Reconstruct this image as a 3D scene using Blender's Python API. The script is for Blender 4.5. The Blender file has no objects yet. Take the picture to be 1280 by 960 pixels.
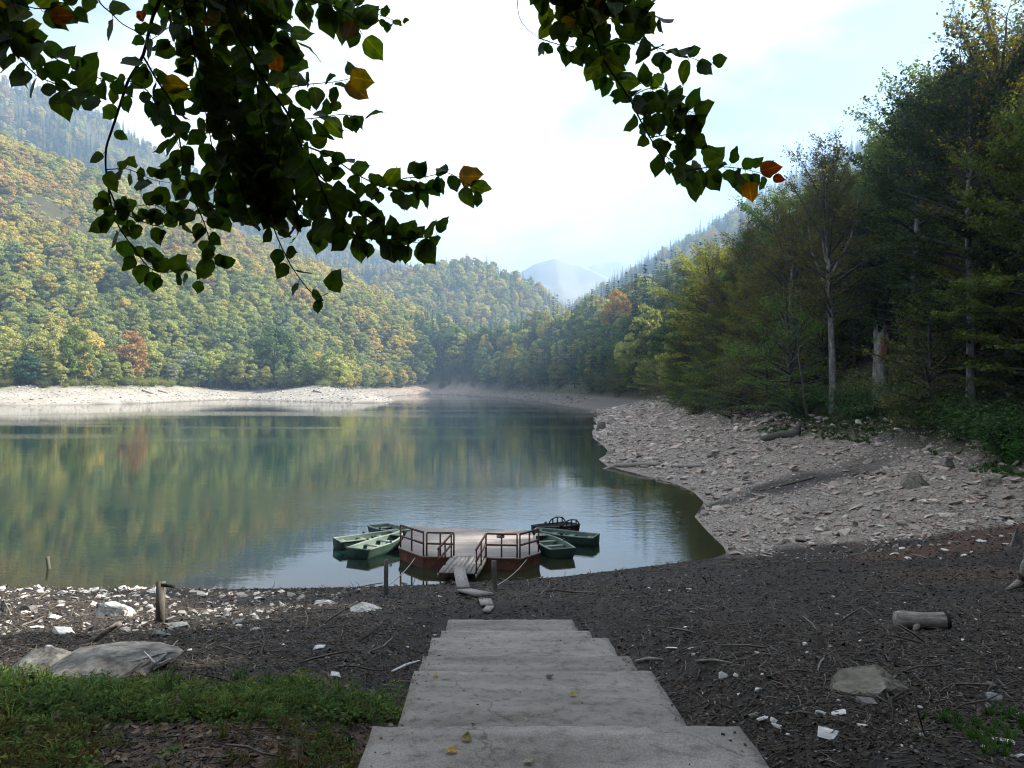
import bpy, bmesh, math, random
import numpy as np
from mathutils import Vector, Matrix

random.seed(7)
RNG = np.random.default_rng(7)
scene = bpy.context.scene
COL = scene.collection

# ------------------------------------------------------------------ camera, sky, sun, exposure
EYE = 8.0            # eye height above the lake, metres
FPX = 1000.0         # focal length in pixels of the 1280 px wide picture
cam_d = bpy.data.cameras.new('camera')
cam_d.sensor_width = 36.0
cam_d.lens = 36.0 * FPX / 1280.0
cam_d.clip_start = 0.05
cam_d.clip_end = 20000
cam = bpy.data.objects.new('camera', cam_d)
COL.objects.link(cam)
cam.location = (0, 0, EYE)
cam.rotation_euler = (math.radians(90), 0, 0)
scene.camera = cam

SUN_AZ = 84.0        # degrees to the right of the view direction
SUN_EL = 37.0
_sd = Vector((math.sin(math.radians(SUN_AZ)) * math.cos(math.radians(SUN_EL)),
              math.cos(math.radians(SUN_AZ)) * math.cos(math.radians(SUN_EL)),
              math.sin(math.radians(SUN_EL))))
world = bpy.data.worlds.new('World')
scene.world = world
world.use_nodes = True
wn, wl = world.node_tree.nodes, world.node_tree.links
wn.clear()
w_out = wn.new('ShaderNodeOutputWorld')
w_bg = wn.new('ShaderNodeBackground')
w_bg.inputs['Strength'].default_value = 0.05
w_sky = wn.new('ShaderNodeTexSky')
w_sky.sky_type = 'NISHITA'
w_sky.sun_disc = False
w_sky.sun_elevation = math.radians(SUN_EL)
w_sky.sun_rotation = math.radians(SUN_AZ)
w_sky.air_density = 0.85
w_sky.dust_density = 0.6
w_tc = wn.new('ShaderNodeTexCoord')
w_map = wn.new('ShaderNodeMapping')
w_map.inputs['Scale'].default_value = (1.0, 1.0, 2.2)
w_map.inputs['Location'].default_value = (0.35, 0.1, 0.2)
w_ns = wn.new('ShaderNodeTexNoise')
w_ns.inputs['Scale'].default_value = 2.1
w_ns.inputs['Detail'].default_value = 7
w_ns.inputs['Roughness'].default_value = 0.52
w_rmp = wn.new('ShaderNodeValToRGB')
w_rmp.color_ramp.elements[0].position = 0.39
w_rmp.color_ramp.elements[0].color = (0.04, 0.04, 0.04, 1)
w_rmp.color_ramp.elements[1].position = 0.62
w_rmp.color_ramp.elements[1].color = (1, 1, 1, 1)
w_mix = wn.new('ShaderNodeMix'); w_mix.data_type = 'RGBA'
w_mix.inputs['B'].default_value = (13.4, 13.4, 13.3, 1)
wl.new(w_tc.outputs['Generated'], w_map.inputs['Vector'])
wl.new(w_map.outputs['Vector'], w_ns.inputs['Vector'])
wl.new(w_ns.outputs['Fac'], w_rmp.inputs['Fac'])
wl.new(w_rmp.outputs['Color'], w_mix.inputs['Factor'])
wl.new(w_sky.outputs['Color'], w_mix.inputs['A'])
wl.new(w_mix.outputs['Result'], w_bg.inputs['Color'])
wl.new(w_bg.outputs['Background'], w_out.inputs['Surface'])

sun_d = bpy.data.lights.new('sun', 'SUN')
sun_d.energy = 5.0
sun_d.angle = math.radians(0.6)
sun_d.color = (1.0, 0.94, 0.84)
sun = bpy.data.objects.new('sun', sun_d)
COL.objects.link(sun)
sun.location = (200, 100, 300)
sun.rotation_euler = _sd.to_track_quat('Z', 'Y').to_euler()

vs = scene.view_settings
vs.view_transform = 'Standard'
vs.look = 'None'
vs.gamma = 1.0
vs.use_curve_mapping = False
vs.exposure = 2.0

scene.render.engine = 'CYCLES'
cy = scene.cycles
cy.use_denoising = True
try:
    cy.denoiser = 'OPENIMAGEDENOISE'
    cy.denoising_input_passes = 'RGB_ALBEDO_NORMAL'
except Exception:
    pass
cy.max_bounces = 6
cy.diffuse_bounces = 2
cy.glossy_bounces = 3
cy.transmission_bounces = 3
cy.transparent_max_bounces = 4
cy.volume_bounces = 0
cy.filter_width = 1.15
cy.use_adaptive_sampling = True
cy.adaptive_threshold = 0.012
cy.caustics_reflective = False
cy.caustics_refractive = False
cy.sample_clamp_indirect = 6.0

# ------------------------------------------------------------------ small helpers
def S(a, b, x):
    t = np.clip((x - a) / (b - a), 0, 1)
    return t * t * (3 - 2 * t)

def _hash(ix, iy, seed):
    h = (ix.astype(np.int64) * 374761393 + iy.astype(np.int64) * 668265263 + seed * 982451653) & 0xffffffff
    h = ((h ^ (h >> 13)) * 1274126177) & 0xffffffff
    h = h ^ (h >> 16)
    return (h & 0xffff) / 65535.0

def vnoise(x, y, seed=0):
    x = np.asarray(x, float); y = np.asarray(y, float)
    ix = np.floor(x); iy = np.floor(y)
    fx = x - ix; fy = y - iy
    fx = fx * fx * (3 - 2 * fx); fy = fy * fy * (3 - 2 * fy)
    a = _hash(ix, iy, seed); b = _hash(ix + 1, iy, seed)
    c = _hash(ix, iy + 1, seed); d = _hash(ix + 1, iy + 1, seed)
    return (a * (1 - fx) + b * fx) * (1 - fy) + (c * (1 - fx) + d * fx) * fy

def fbm(x, y, seed=0, octv=4):
    s = 0.0; a = 0.5; t = 0.0
    for k in range(octv):
        s = s + a * vnoise(np.asarray(x) * 2 ** k, np.asarray(y) * 2 ** k, seed + k * 17)
        t += a; a *= 0.5
    return s / t          # 0..1

def px(u, v, d):
    """the place that the picture shows at (u, v) when it is d metres ahead"""
    return np.array(((u - 640) / FPX * d, d, EYE - (v - 480) / FPX * d))

def mesh_np(name, V, F, mats, smooth=False, midx=None, attrs=None):
    V = np.asarray(V, np.float32); F = np.asarray(F, np.int32)
    k = F.shape[1]; n = len(F)
    me = bpy.data.meshes.new(name)
    me.vertices.add(len(V)); me.vertices.foreach_set('co', V.ravel())
    me.loops.add(n * k); me.loops.foreach_set('vertex_index', F.ravel())
    me.polygons.add(n)
    me.polygons.foreach_set('loop_start', np.arange(0, n * k, k, dtype=np.int32))
    me.polygons.foreach_set('loop_total', np.full(n, k, np.int32))
    if smooth:
        me.polygons.foreach_set('use_smooth', np.ones(n, bool))
    if not isinstance(mats, (list, tuple)):
        mats = [mats]
    for m in mats:
        me.materials.append(m)
    if midx is not None:
        me.polygons.foreach_set('material_index', np.asarray(midx, np.int32))
    if attrs:
        for an, av in attrs.items():
            a = me.attributes.new(an, 'FLOAT_COLOR', 'POINT')
            a.data.foreach_set('color', np.asarray(av, np.float32).ravel())
    me.update(calc_edges=True)
    return me

def cat(parts):
    """join a list of (V, F)"""
    Vs, Fs, o = [], [], 0
    for V, F in parts:
        Vs.append(V); Fs.append(np.asarray(F) + o); o += len(V)
    return np.concatenate(Vs), np.concatenate(Fs)

def add(name, me, parent=None, loc=None, rot=None, scl=None):
    o = bpy.data.objects.new(name, me)
    COL.objects.link(o)
    if parent is not None:
        o.parent = parent
    if loc is not None: o.location = loc
    if rot is not None: o.rotation_euler = rot
    if scl is not None: o.scale = scl
    return o

def tag(o, label=None, cat_=None, group=None, kind=None):
    if label: o['label'] = label
    if cat_: o['category'] = cat_
    if group: o['group'] = group
    if kind: o['kind'] = kind
    return o

def thing(name, label, cat_, loc=(0, 0, 0), rz=0.0, group=None, scl=None):
    o = bpy.data.objects.new(name, None)
    COL.objects.link(o)
    o.empty_display_size = 0.3
    o.location = loc; o.rotation_euler = (0, 0, rz)
    if scl is not None: o.scale = scl
    return tag(o, label, cat_, group)

def tube(P, R, n=6, cap=True):
    P = np.asarray(P, float); R = np.asarray(R, float)
    m = len(P)
    T = np.gradient(P, axis=0); T /= np.linalg.norm(T, axis=1)[:, None] + 1e-9
    ref = np.where(np.abs(T[:, 2:3]) > 0.9, np.array([[1.0, 0, 0]]), np.array([[0, 0, 1.0]]))
    A = np.cross(T, ref); A /= np.linalg.norm(A, axis=1)[:, None] + 1e-9
    for i in range(1, m):                                    # keep the frame from flipping
        a = A[i - 1] - T[i] * np.dot(A[i - 1], T[i]); A[i] = a / (np.linalg.norm(a) + 1e-9)
    B = np.cross(T, A)
    th = np.linspace(0, 2 * np.pi, n, endpoint=False)
    V = P[:, None] + R[:, None, None] * (np.cos(th)[None, :, None] * A[:, None] + np.sin(th)[None, :, None] * B[:, None])
    V = V.reshape(-1, 3)
    F = []
    for i in range(m - 1):
        for j in range(n):
            F.append((i * n + j, i * n + (j + 1) % n, (i + 1) * n + (j + 1) % n, (i + 1) * n + j))
    if cap:
        c0, c1 = len(V), len(V) + 1
        V = np.concatenate([V, P[:1], P[-1:]])
        for j in range(n):
            F.append((c0, (j + 1) % n, j, c0)); F.append((c1, (m - 1) * n + j, (m - 1) * n + (j + 1) % n, c1))
    return V, np.array(F)

def fix_tris(V, F):
    """quads whose first and last corner agree become true triangles: split everything into triangles"""
    F = np.asarray(F)
    a = F[:, [0, 1, 2]]
    q = F[F[:, 0] != F[:, 3]]
    return V, np.concatenate([a, q[:, [0, 2, 3]]])

def tube_mesh(name, P, R, mat, n=8, smooth=True):
    V, F = fix_tris(*tube(P, R, n))
    return mesh_np(name, V, F, mat, smooth)

def box(c, half, rot=None):
    c = np.asarray(c, float); h = np.asarray(half, float)
    V = np.array([(x, y, z) for x in (-1, 1) for y in (-1, 1) for z in (-1, 1)], float) * h
    if rot is not None: V = V @ np.asarray(rot).T
    F = np.array([(0, 1, 3, 2), (4, 6, 7, 5), (0, 4, 5, 1), (2, 3, 7, 6), (0, 2, 6, 4), (1, 5, 7, 3)])
    return V + c, F

def bar(p, q, w, h, up=(0, 0, 1)):
    """a squared bar from p to q, w wide and h thick"""
    p = np.asarray(p, float); q = np.asarray(q, float)
    t = q - p; L = np.linalg.norm(t); t = t / L
    s = np.cross(t, np.asarray(up, float))
    if np.linalg.norm(s) < 1e-4: s = np.cross(t, (1, 0, 0))
    s /= np.linalg.norm(s); n = np.cross(s, t)
    return box((p + q) / 2, (w / 2, L / 2, h / 2), np.stack([s, t, n], 1))

def kites(C, N, size, aspect=0.6, rng=RNG, T=None):
    """leaf-like four-cornered faces at C, facing N"""
    n = len(C)
    N = N / (np.linalg.norm(N, axis=1)[:, None] + 1e-9)
    if T is None: T = rng.normal(size=(n, 3))
    T = T - N * np.sum(T * N, 1)[:, None]; T /= np.linalg.norm(T, axis=1)[:, None] + 1e-9
    B = np.cross(N, T)
    s = np.asarray(size).reshape(-1, 1) * np.ones((n, 1))
    V = np.stack([C - T * s * 0.5, C + B * s * 0.5 * aspect - T * s * 0.08, C + T * s * 0.5, C - B * s * 0.5 * aspect - T * s * 0.08], 1).reshape(-1, 3)
    return V, np.arange(4 * n).reshape(n, 4)

# ------------------------------------------------------------------ materials
def mat_new(name):
    m = bpy.data.materials.new(name); m.use_nodes = True
    m.node_tree.nodes.clear()
    return m, m.node_tree.nodes, m.node_tree.links

def ramp(n, fac, stops):
    r = n.nodes.new('ShaderNodeValToRGB')
    e = r.color_ramp.elements
    while len(e) < len(stops): e.new(0.5)
    for k, (p, c) in enumerate(stops):
        e[k].position = p; e[k].color = tuple(c) + (1,)
    n.links.new(fac, r.inputs['Fac'])
    return r.outputs['Color']

def leaf_material(name, base=None, transl=0.32, gloss=False, vary=0.35, mottle=False):
    """foliage: a colour of each tree's own (its 'tint'), a little different from leaf to leaf"""
    m, n, l = mat_new(name)
    out = n.new('ShaderNodeOutputMaterial')
    geo = n.new('ShaderNodeNewGeometry')
    if base is None:
        at = n.new('ShaderNodeAttribute'); at.attribute_type = 'INSTANCER'; at.attribute_name = 'tint'
        col = at.outputs['Color']
    else:
        rg = n.new('ShaderNodeRGB'); rg.outputs[0].default_value = tuple(base) + (1,)
        col = rg.outputs[0]
    mr = n.new('ShaderNodeMapRange'); mr.inputs['To Min'].default_value = 1 - vary; mr.inputs['To Max'].default_value = 1 + vary
    l.new(geo.outputs['Random Per Island'], mr.inputs['Value'])
    hs = n.new('ShaderNodeHueSaturation')
    hr = n.new('ShaderNodeMapRange'); hr.inputs['To Min'].default_value = 0.475; hr.inputs['To Max'].default_value = 0.525
    wn_ = n.new('ShaderNodeTexWhiteNoise'); wn_.noise_dimensions = '1D'
    l.new(geo.outputs['Random Per Island'], wn_.inputs['W'])
    l.new(wn_.outputs['Value'], hr.inputs['Value'])
    l.new(hr.outputs[0], hs.inputs['Hue']); l.new(mr.outputs[0], hs.inputs['Value'])
    l.new(col, hs.inputs['Color'])
    if mottle:                                               # autumn blotches and a paler rib
        tc = n.new('ShaderNodeTexCoord'); oi = n.new('ShaderNodeObjectInfo')
        nz = n.new('ShaderNodeTexNoise'); nz.noise_dimensions = '4D'; nz.inputs['Scale'].default_value = 38; nz.inputs['Detail'].default_value = 5
        mw = n.new('ShaderNodeMath'); mw.operation = 'MULTIPLY'; mw.inputs[1].default_value = 60; l.new(oi.outputs['Random'], mw.inputs[0]); l.new(mw.outputs[0], nz.inputs['W'])
        l.new(tc.outputs['Object'], nz.inputs['Vector'])
        bl = ramp(m.node_tree, nz.outputs['Fac'], [(.36, (.55, .6, .6)), (.5, (1, 1, 1)), (.62, (1.25, 1.15, 1.0)), (.72, (2.0, 1.25, 1.0))])
        mm_ = n.new('ShaderNodeMix'); mm_.data_type = 'RGBA'; mm_.blend_type = 'MULTIPLY'; mm_.inputs['Factor'].default_value = 1
        l.new(hs.outputs[0], mm_.inputs['A']); l.new(bl, mm_.inputs['B'])
        sx = n.new('ShaderNodeSeparateXYZ'); l.new(tc.outputs['Object'], sx.inputs[0])
        ab = n.new('ShaderNodeMath'); ab.operation = 'ABSOLUTE'; l.new(sx.outputs['Y'], ab.inputs[0])
        rb = ramp(m.node_tree, ab.outputs[0], [(.0, (1.9, 1.8, 1.5)), (.0016, (1, 1, 1))])
        m5 = n.new('ShaderNodeMix'); m5.data_type = 'RGBA'; m5.blend_type = 'MULTIPLY'; m5.inputs['Factor'].default_value = 1
        l.new(mm_.outputs['Result'], m5.inputs['A']); l.new(rb, m5.inputs['B'])
        hs = m5; hs_out = m5.outputs['Result']
    else:
        hs_out = hs.outputs[0]
    if gloss:
        d = n.new('ShaderNodeBsdfPrincipled'); l.new(hs_out, d.inputs['Base Color']); d.inputs['Roughness'].default_value = 0.55
        d.inputs['Specular IOR Level'].default_value = 0.3
    else:
        d = n.new('ShaderNodeBsdfDiffuse'); l.new(hs_out, d.inputs['Color'])
    t = n.new('ShaderNodeBsdfTranslucent')
    h2 = n.new('ShaderNodeHueSaturation'); h2.inputs['Saturation'].default_value = 1.15; h2.inputs['Value'].default_value = 1.25
    l.new(hs_out, h2.inputs['Color']); l.new(h2.outputs[0], t.inputs['Color'])
    mx = n.new('ShaderNodeMixShader'); mx.inputs[0].default_value = transl
    l.new(d.outputs[0], mx.inputs[1]); l.new(t.outputs[0], mx.inputs[2])
    l.new(mx.outputs[0], out.inputs['Surface'])
    return m

def solid_material(name, stops, scale=6.0, rough=0.85, bump=0.3, bdist=0.02, stretch=(1, 1, 1), spec=0.2, detail=6, coords='Object'):
    """a matt surface whose colour wanders between a few tones, with fine relief"""
    m, n, l = mat_new(name)
    nt = m.node_tree
    out = n.new('ShaderNodeOutputMaterial'); p = n.new('ShaderNodeBsdfPrincipled')
    tc = n.new('ShaderNodeTexCoord'); mp = n.new('ShaderNodeMapping'); mp.inputs['Scale'].default_value = stretch
    l.new(tc.outputs[coords], mp.inputs['Vector'])
    oi = n.new('ShaderNodeObjectInfo')
    ns = n.new('ShaderNodeTexNoise'); ns.noise_dimensions = '4D'
    ns.inputs['Scale'].default_value = scale; ns.inputs['Detail'].default_value = detail; ns.inputs['Roughness'].default_value = 0.65
    ml = n.new('ShaderNodeMath'); ml.operation = 'MULTIPLY'; ml.inputs[1].default_value = 40
    l.new(oi.outputs['Random'], ml.inputs[0]); l.new(ml.outputs[0], ns.inputs['W'])
    l.new(mp.outputs[0], ns.inputs['Vector'])
    c = ramp(nt, ns.outputs['Fac'], stops)
    l.new(c, p.inputs['Base Color'])
    p.inputs['Roughness'].default_value = rough; p.inputs['Specular IOR Level'].default_value = spec
    b = n.new('ShaderNodeBump'); b.inputs['Strength'].default_value = bump; b.inputs['Distance'].default_value = bdist
    l.new(ns.outputs['Fac'], b.inputs['Height']); l.new(b.outputs[0], p.inputs['Normal'])
    l.new(p.outputs[0], out.inputs['Surface'])
    return m

def tinted_material(name, rough=0.9, vary=0.3, scale=5.0):
    """stone and chips: each takes its own 'tint'"""
    m, n, l = mat_new(name)
    out = n.new('ShaderNodeOutputMaterial'); p = n.new('ShaderNodeBsdfPrincipled')
    at = n.new('ShaderNodeAttribute'); at.attribute_type = 'INSTANCER'; at.attribute_name = 'tint'
    tc = n.new('ShaderNodeTexCoord')
    ns = n.new('ShaderNodeTexNoise'); ns.inputs['Scale'].default_value = scale; ns.inputs['Detail'].default_value = 5; ns.inputs['Roughness'].default_value = 0.7
    l.new(tc.outputs['Object'], ns.inputs['Vector'])
    mr = n.new('ShaderNodeMapRange'); mr.inputs['From Min'].default_value = 0.25; mr.inputs['From Max'].default_value = 0.75
    mr.inputs['To Min'].default_value = 1 - vary; mr.inputs['To Max'].default_value = 1 + vary
    l.new(ns.outputs['Fac'], mr.inputs['Value'])
    hs = n.new('ShaderNodeHueSaturation'); l.new(at.outputs['Color'], hs.inputs['Color']); l.new(mr.outputs[0], hs.inputs['Value'])
    l.new(hs.outputs[0], p.inputs['Base Color'])
    p.inputs['Roughness'].default_value = rough; p.inputs['Specular IOR Level'].default_value = 0.2
    b = n.new('ShaderNodeBump'); b.inputs['Strength'].default_value = 0.5; b.inputs['Distance'].default_value = 0.03
    l.new(ns.outputs['Fac'], b.inputs['Height']); l.new(b.outputs[0], p.inputs['Normal'])
    l.new(p.outputs[0], out.inputs['Surface'])
    return m

def concrete_material():
    m, n, l = mat_new('worn concrete')
    nt = m.node_tree
    out = n.new('ShaderNodeOutputMaterial'); p = n.new('ShaderNodeBsdfPrincipled'); tc = n.new('ShaderNodeTexCoord')
    def noise(sc, det, ro, stretch=(1, 1, 1)):
        mp = n.new('ShaderNodeMapping'); mp.inputs['Scale'].default_value = stretch; l.new(tc.outputs['Object'], mp.inputs['Vector'])
        k = n.new('ShaderNodeTexNoise'); k.inputs['Scale'].default_value = sc; k.inputs['Detail'].default_value = det; k.inputs['Roughness'].default_value = ro
        l.new(mp.outputs[0], k.inputs['Vector']); return k.outputs['Fac']
    broad = ramp(nt, noise(1.1, 6, .6, (.6, 1.8, 1)), [(.3, (.115, .102, .089)), (.5, (.172, .155, .137)), (.7, (.23, .21, .187))])
    grain = ramp(nt, noise(70, 4, .8), [(.3, (.55, .55, .55)), (.5, (1, 1, 1)), (.72, (1.5, 1.5, 1.5))])
    blot = ramp(nt, noise(7, 6, .7), [(.36, (.62, .6, .57)), (.48, (1, 1, 1)), (.7, (1.12, 1.12, 1.12))])
    mx = n.new('ShaderNodeMix'); mx.data_type = 'RGBA'; mx.blend_type = 'MULTIPLY'; mx.inputs['Factor'].default_value = 1
    l.new(broad, mx.inputs['A']); l.new(grain, mx.inputs['B'])
    m2 = n.new('ShaderNodeMix'); m2.data_type = 'RGBA'; m2.blend_type = 'MULTIPLY'; m2.inputs['Factor'].default_value = .9
    l.new(mx.outputs['Result'], m2.inputs['A']); l.new(blot, m2.inputs['B'])
    # hairline cracks
    v = n.new('ShaderNodeTexVoronoi'); v.feature = 'DISTANCE_TO_EDGE'; v.inputs['Scale'].default_value = .55
    mpv = n.new('ShaderNodeMapping'); l.new(tc.outputs['Object'], mpv.inputs['Vector'])
    wn_ = n.new('ShaderNodeTexNoise'); wn_.inputs['Scale'].default_value = 3; wn_.inputs['Detail'].default_value = 6; l.new(tc.outputs['Object'], wn_.inputs['Vector'])
    va = n.new('ShaderNodeVectorMath'); va.operation = 'MULTIPLY_ADD'; va.inputs[1].default_value = (.5, .5, .5); l.new(wn_.outputs['Color'], va.inputs[0]); l.new(mpv.outputs[0], va.inputs[2])
    l.new(va.outputs[0], v.inputs['Vector'])
    cr = ramp(nt, v.outputs['Distance'], [(.0, (.45, .43, .4)), (.006, (1, 1, 1))])
    m3 = n.new('ShaderNodeMix'); m3.data_type = 'RGBA'; m3.blend_type = 'MULTIPLY'; m3.inputs['Factor'].default_value = .8
    oi = n.new('ShaderNodeObjectInfo'); tn = n.new('ShaderNodeMapRange'); tn.inputs['To Min'].default_value = .85; tn.inputs['To Max'].default_value = 1.3; l.new(oi.outputs['Random'], tn.inputs['Value'])
    ht = n.new('ShaderNodeHueSaturation'); l.new(tn.outputs[0], ht.inputs['Value']); l.new(m2.outputs['Result'], ht.inputs['Color'])
    l.new(ht.outputs[0], m3.inputs['A']); l.new(cr, m3.inputs['B'])
    l.new(m3.outputs['Result'], p.inputs['Base Color'])
    p.inputs['Roughness'].default_value = .93; p.inputs['Specular IOR Level'].default_value = .15
    b = n.new('ShaderNodeBump'); b.inputs['Strength'].default_value = .6; b.inputs['Distance'].default_value = .01
    ad = n.new('ShaderNodeMath'); ad.operation = 'ADD'; l.new(noise(45, 5, .75), ad.inputs[0]); l.new(noise(5, 5, .6), ad.inputs[1])
    l.new(ad.outputs[0], b.inputs['Height']); l.new(b.outputs[0], p.inputs['Normal'])
    l.new(p.outputs[0], out.inputs['Surface'])
    return m

M = {}
M['leaf'] = leaf_material('tree foliage')
M['near_leaf'] = leaf_material('bank foliage', transl=0.4)
M['branch_leaf'] = leaf_material('broad leaves', transl=0.5, gloss=True, vary=0.2, mottle=True)
M['herb'] = leaf_material('herb leaves', transl=0.3)
M['bark'] = solid_material('bark', [(0.3, (0.05, 0.045, 0.04)), (0.7, (0.14, 0.13, 0.115))], 3.0, bump=0.6, bdist=0.05, stretch=(2, 2, 0.5))
M['pale_bark'] = solid_material('pale lichen bark', [(0.32, (0.06, 0.056, 0.05)), (0.5, (0.15, 0.144, 0.132)), (0.68, (0.34, 0.33, 0.3))], 2.2, bump=0.6, bdist=0.05, stretch=(1.6, 1.6, 0.7))
M['limb'] = solid_material('limb bark', [(0.3, (0.035, 0.03, 0.026)), (0.7, (0.085, 0.078, 0.068))], 3.0, bump=0.4, bdist=0.03)
M['twig'] = solid_material('dark twig', [(0.3, (0.012, 0.01, 0.008)), (0.7, (0.035, 0.028, 0.022))], 30.0, bump=0.3, bdist=0.003)
M['stone'] = tinted_material('limestone')
M['chip'] = tinted_material('shore chips', vary=0.4, scale=12)
M['concrete'] = concrete_material()
M['deck'] = solid_material('weathered deck boards', [(0.3, (0.2, 0.172, 0.155)), (0.7, (0.34, 0.3, 0.276))], 3.0, bump=0.2, bdist=0.006, stretch=(0.6, 6, 6))
M['plank'] = solid_material('grey planks', [(0.3, (0.14, 0.125, 0.11)), (0.7, (0.3, 0.275, 0.25))], 5.0, bump=0.3, bdist=0.006, stretch=(5, 0.6, 5))
M['rail'] = solid_material('brown painted rail', [(0.3, (0.05, 0.022, 0.016)), (0.7, (0.1, 0.05, 0.036))], 8.0, rough=0.6, bump=0.1, bdist=0.003)
M['rust'] = solid_material('rusty steel', [(0.3, (0.045, 0.02, 0.014)), (0.55, (0.1, 0.04, 0.024)), (0.75, (0.17, 0.07, 0.04))], 3.0, rough=0.8, bump=0.3, bdist=0.01)
M['boat'] = solid_material('green boat paint', [(0.3, (0.022, 0.046, 0.033)), (0.7, (0.04, 0.076, 0.054))], 4.0, rough=0.5, bump=0.05, bdist=0.004, spec=0.4)
M['boat_in'] = solid_material('faded boat inside', [(0.3, (0.06, 0.095, 0.072)), (0.7, (0.115, 0.16, 0.126))], 4.0, rough=0.6, bump=0.05, bdist=0.004)
M['boat_rim'] = solid_material('pale boat rim', [(0.3, (0.1, 0.13, 0.11)), (0.7, (0.2, 0.23, 0.205))], 6.0, rough=0.55, bump=0.05, bdist=0.004)
M['boat_dark'] = solid_material('black boat paint', [(0.3, (0.012, 0.012, 0.012)), (0.7, (0.035, 0.032, 0.03))], 5.0, rough=0.55, bump=0.1, bdist=0.004)
M['boat_dark_in'] = solid_material('dark boat inside', [(0.3, (0.04, 0.045, 0.04)), (0.7, (0.1, 0.1, 0.09))], 5.0, rough=0.6, bump=0.1, bdist=0.004)
M['post'] = solid_material('old post wood', [(0.3, (0.045, 0.04, 0.034)), (0.7, (0.13, 0.12, 0.1))], 6.0, bump=0.5, bdist=0.01, stretch=(3, 3, 0.5))
M['drift'] = solid_material('grey driftwood', [(0.3, (0.06, 0.05, 0.042)), (0.5, (0.2, 0.178, 0.155)), (0.68, (0.36, 0.33, 0.295))], 7.0, bump=0.8, bdist=0.01, stretch=(0.7, 4, 4))
M['rotwood'] = solid_material('rotten wood', [(0.3, (0.05, 0.03, 0.02)), (0.5, (0.2, 0.1, 0.055)), (0.72, (0.34, 0.19, 0.11))], 3.0, bump=0.6, bdist=0.04, stretch=(3, 3, 0.4))
M['charred'] = solid_material('charred wood', [(0.3, (0.008, 0.007, 0.006)), (0.7, (0.03, 0.026, 0.022))], 9.0, bump=0.5, bdist=0.01)
M['rock'] = solid_material('grey rock', [(0.36, (0.045, 0.042, 0.037)), (0.5, (0.125, 0.118, 0.107)), (0.66, (0.23, 0.218, 0.198))], 5.0, bump=0.9, bdist=0.05, detail=9)
M['tan_rock'] = solid_material('tan rock', [(0.3, (0.055, 0.048, 0.036)), (0.5, (0.14, 0.126, 0.1)), (0.72, (0.26, 0.245, 0.21))], 4.0, bump=0.9, bdist=0.05, detail=9)
M['white_rock'] = solid_material('white limestone', [(0.3, (0.13, 0.12, 0.105)), (0.5, (0.33, 0.315, 0.29)), (0.7, (0.55, 0.535, 0.51))], 6.0, bump=0.9, bdist=0.04, detail=8)
M['rope'] = solid_material('pale rope', [(0.3, (0.25, 0.23, 0.2)), (0.7, (0.42, 0.4, 0.36))], 40.0, bump=0.2, bdist=0.002)
M['roof'] = solid_material('pale roof sheet', [(0.3, (0.45, 0.44, 0.43)), (0.7, (0.62, 0.61, 0.6))], 2.0, rough=0.5, bump=0.05)
M['iron'] = solid_material('dark iron', [(0.3, (0.012, 0.011, 0.01)), (0.7, (0.035, 0.03, 0.027))], 20.0, rough=0.6, bump=0.1, bdist=0.002)

# ------------------------------------------------------------------ the lie of the land
_shore_px = [(0, 733), (100, 735), (200, 735.5), (300, 736), (400, 735), (480, 733), (560, 730), (620, 727), (700, 721), (760, 714),
             (850, 703), (890, 698), (908, 692), (905, 684), (884, 664), (868, 646), (880, 628), (868, 616), (846, 605), (800, 593), (760, 583),
             (748, 574), (762, 566), (754, 557), (742, 548), (740, 540), (746, 531), (742, 524), (752, 518), (728, 513), (700, 508),
             (675, 503.5), (650, 500), (625, 497.5), (600, 495.5), (575, 494), (545, 493.3), (505, 494.0), (487, 496), (484, 498.5), (498, 501.5), (480, 504), (440, 504), (400, 503), (360, 501.5),
             (300, 499.2), (270, 500.2), (230, 502), (180, 504.5), (100, 506), (0, 507)]
SHORE = [((u - 640) / FPX * EYE * FPX / (v - 480), EYE * FPX / (v - 480)) for u, v in _shore_px]
SHORE += [(-260, 285), (-330, 240), (-360, 170), (-300, 100), (-180, 62), (-90, 42), (-45, 34)]
SHORE = np.array(SHORE)

def seg_dist(x, y, P, closed=False):
    """distance to a polyline and, at the nearest point, which segment and how far along"""
    n = len(P) if closed else len(P) - 1
    best = np.full(x.shape, 1e18); bi = np.zeros(x.shape, int); bt = np.zeros(x.shape)
    for i in range(n):
        a = P[i]; b = P[(i + 1) % len(P)]
        dx, dy = b[0] - a[0], b[1] - a[1]
        t = np.clip(((x - a[0]) * dx + (y - a[1]) * dy) / (dx * dx + dy * dy + 1e-12), 0, 1)
        q = (x - a[0] - t * dx) ** 2 + (y - a[1] - t * dy) ** 2
        m = q < best
        best = np.where(m, q, best); bi = np.where(m, i, bi); bt = np.where(m, t, bt)
    return np.sqrt(best), bi, bt

def shore_dist(x, y):
    """metres from the waterline, positive on land"""
    d, _, _ = seg_dist(x, y, SHORE, True)
    ins = np.zeros(x.shape, bool)
    n = len(SHORE)
    for i in range(n):
        x0, y0 = SHORE[i]; x1, y1 = SHORE[(i + 1) % n]
        c = ((y0 > y) != (y1 > y)) & (x < (x1 - x0) * (y - y0) / (y1 - y0 + 1e-12) + x0)
        ins ^= c
    return np.where(ins, -d, d)

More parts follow.
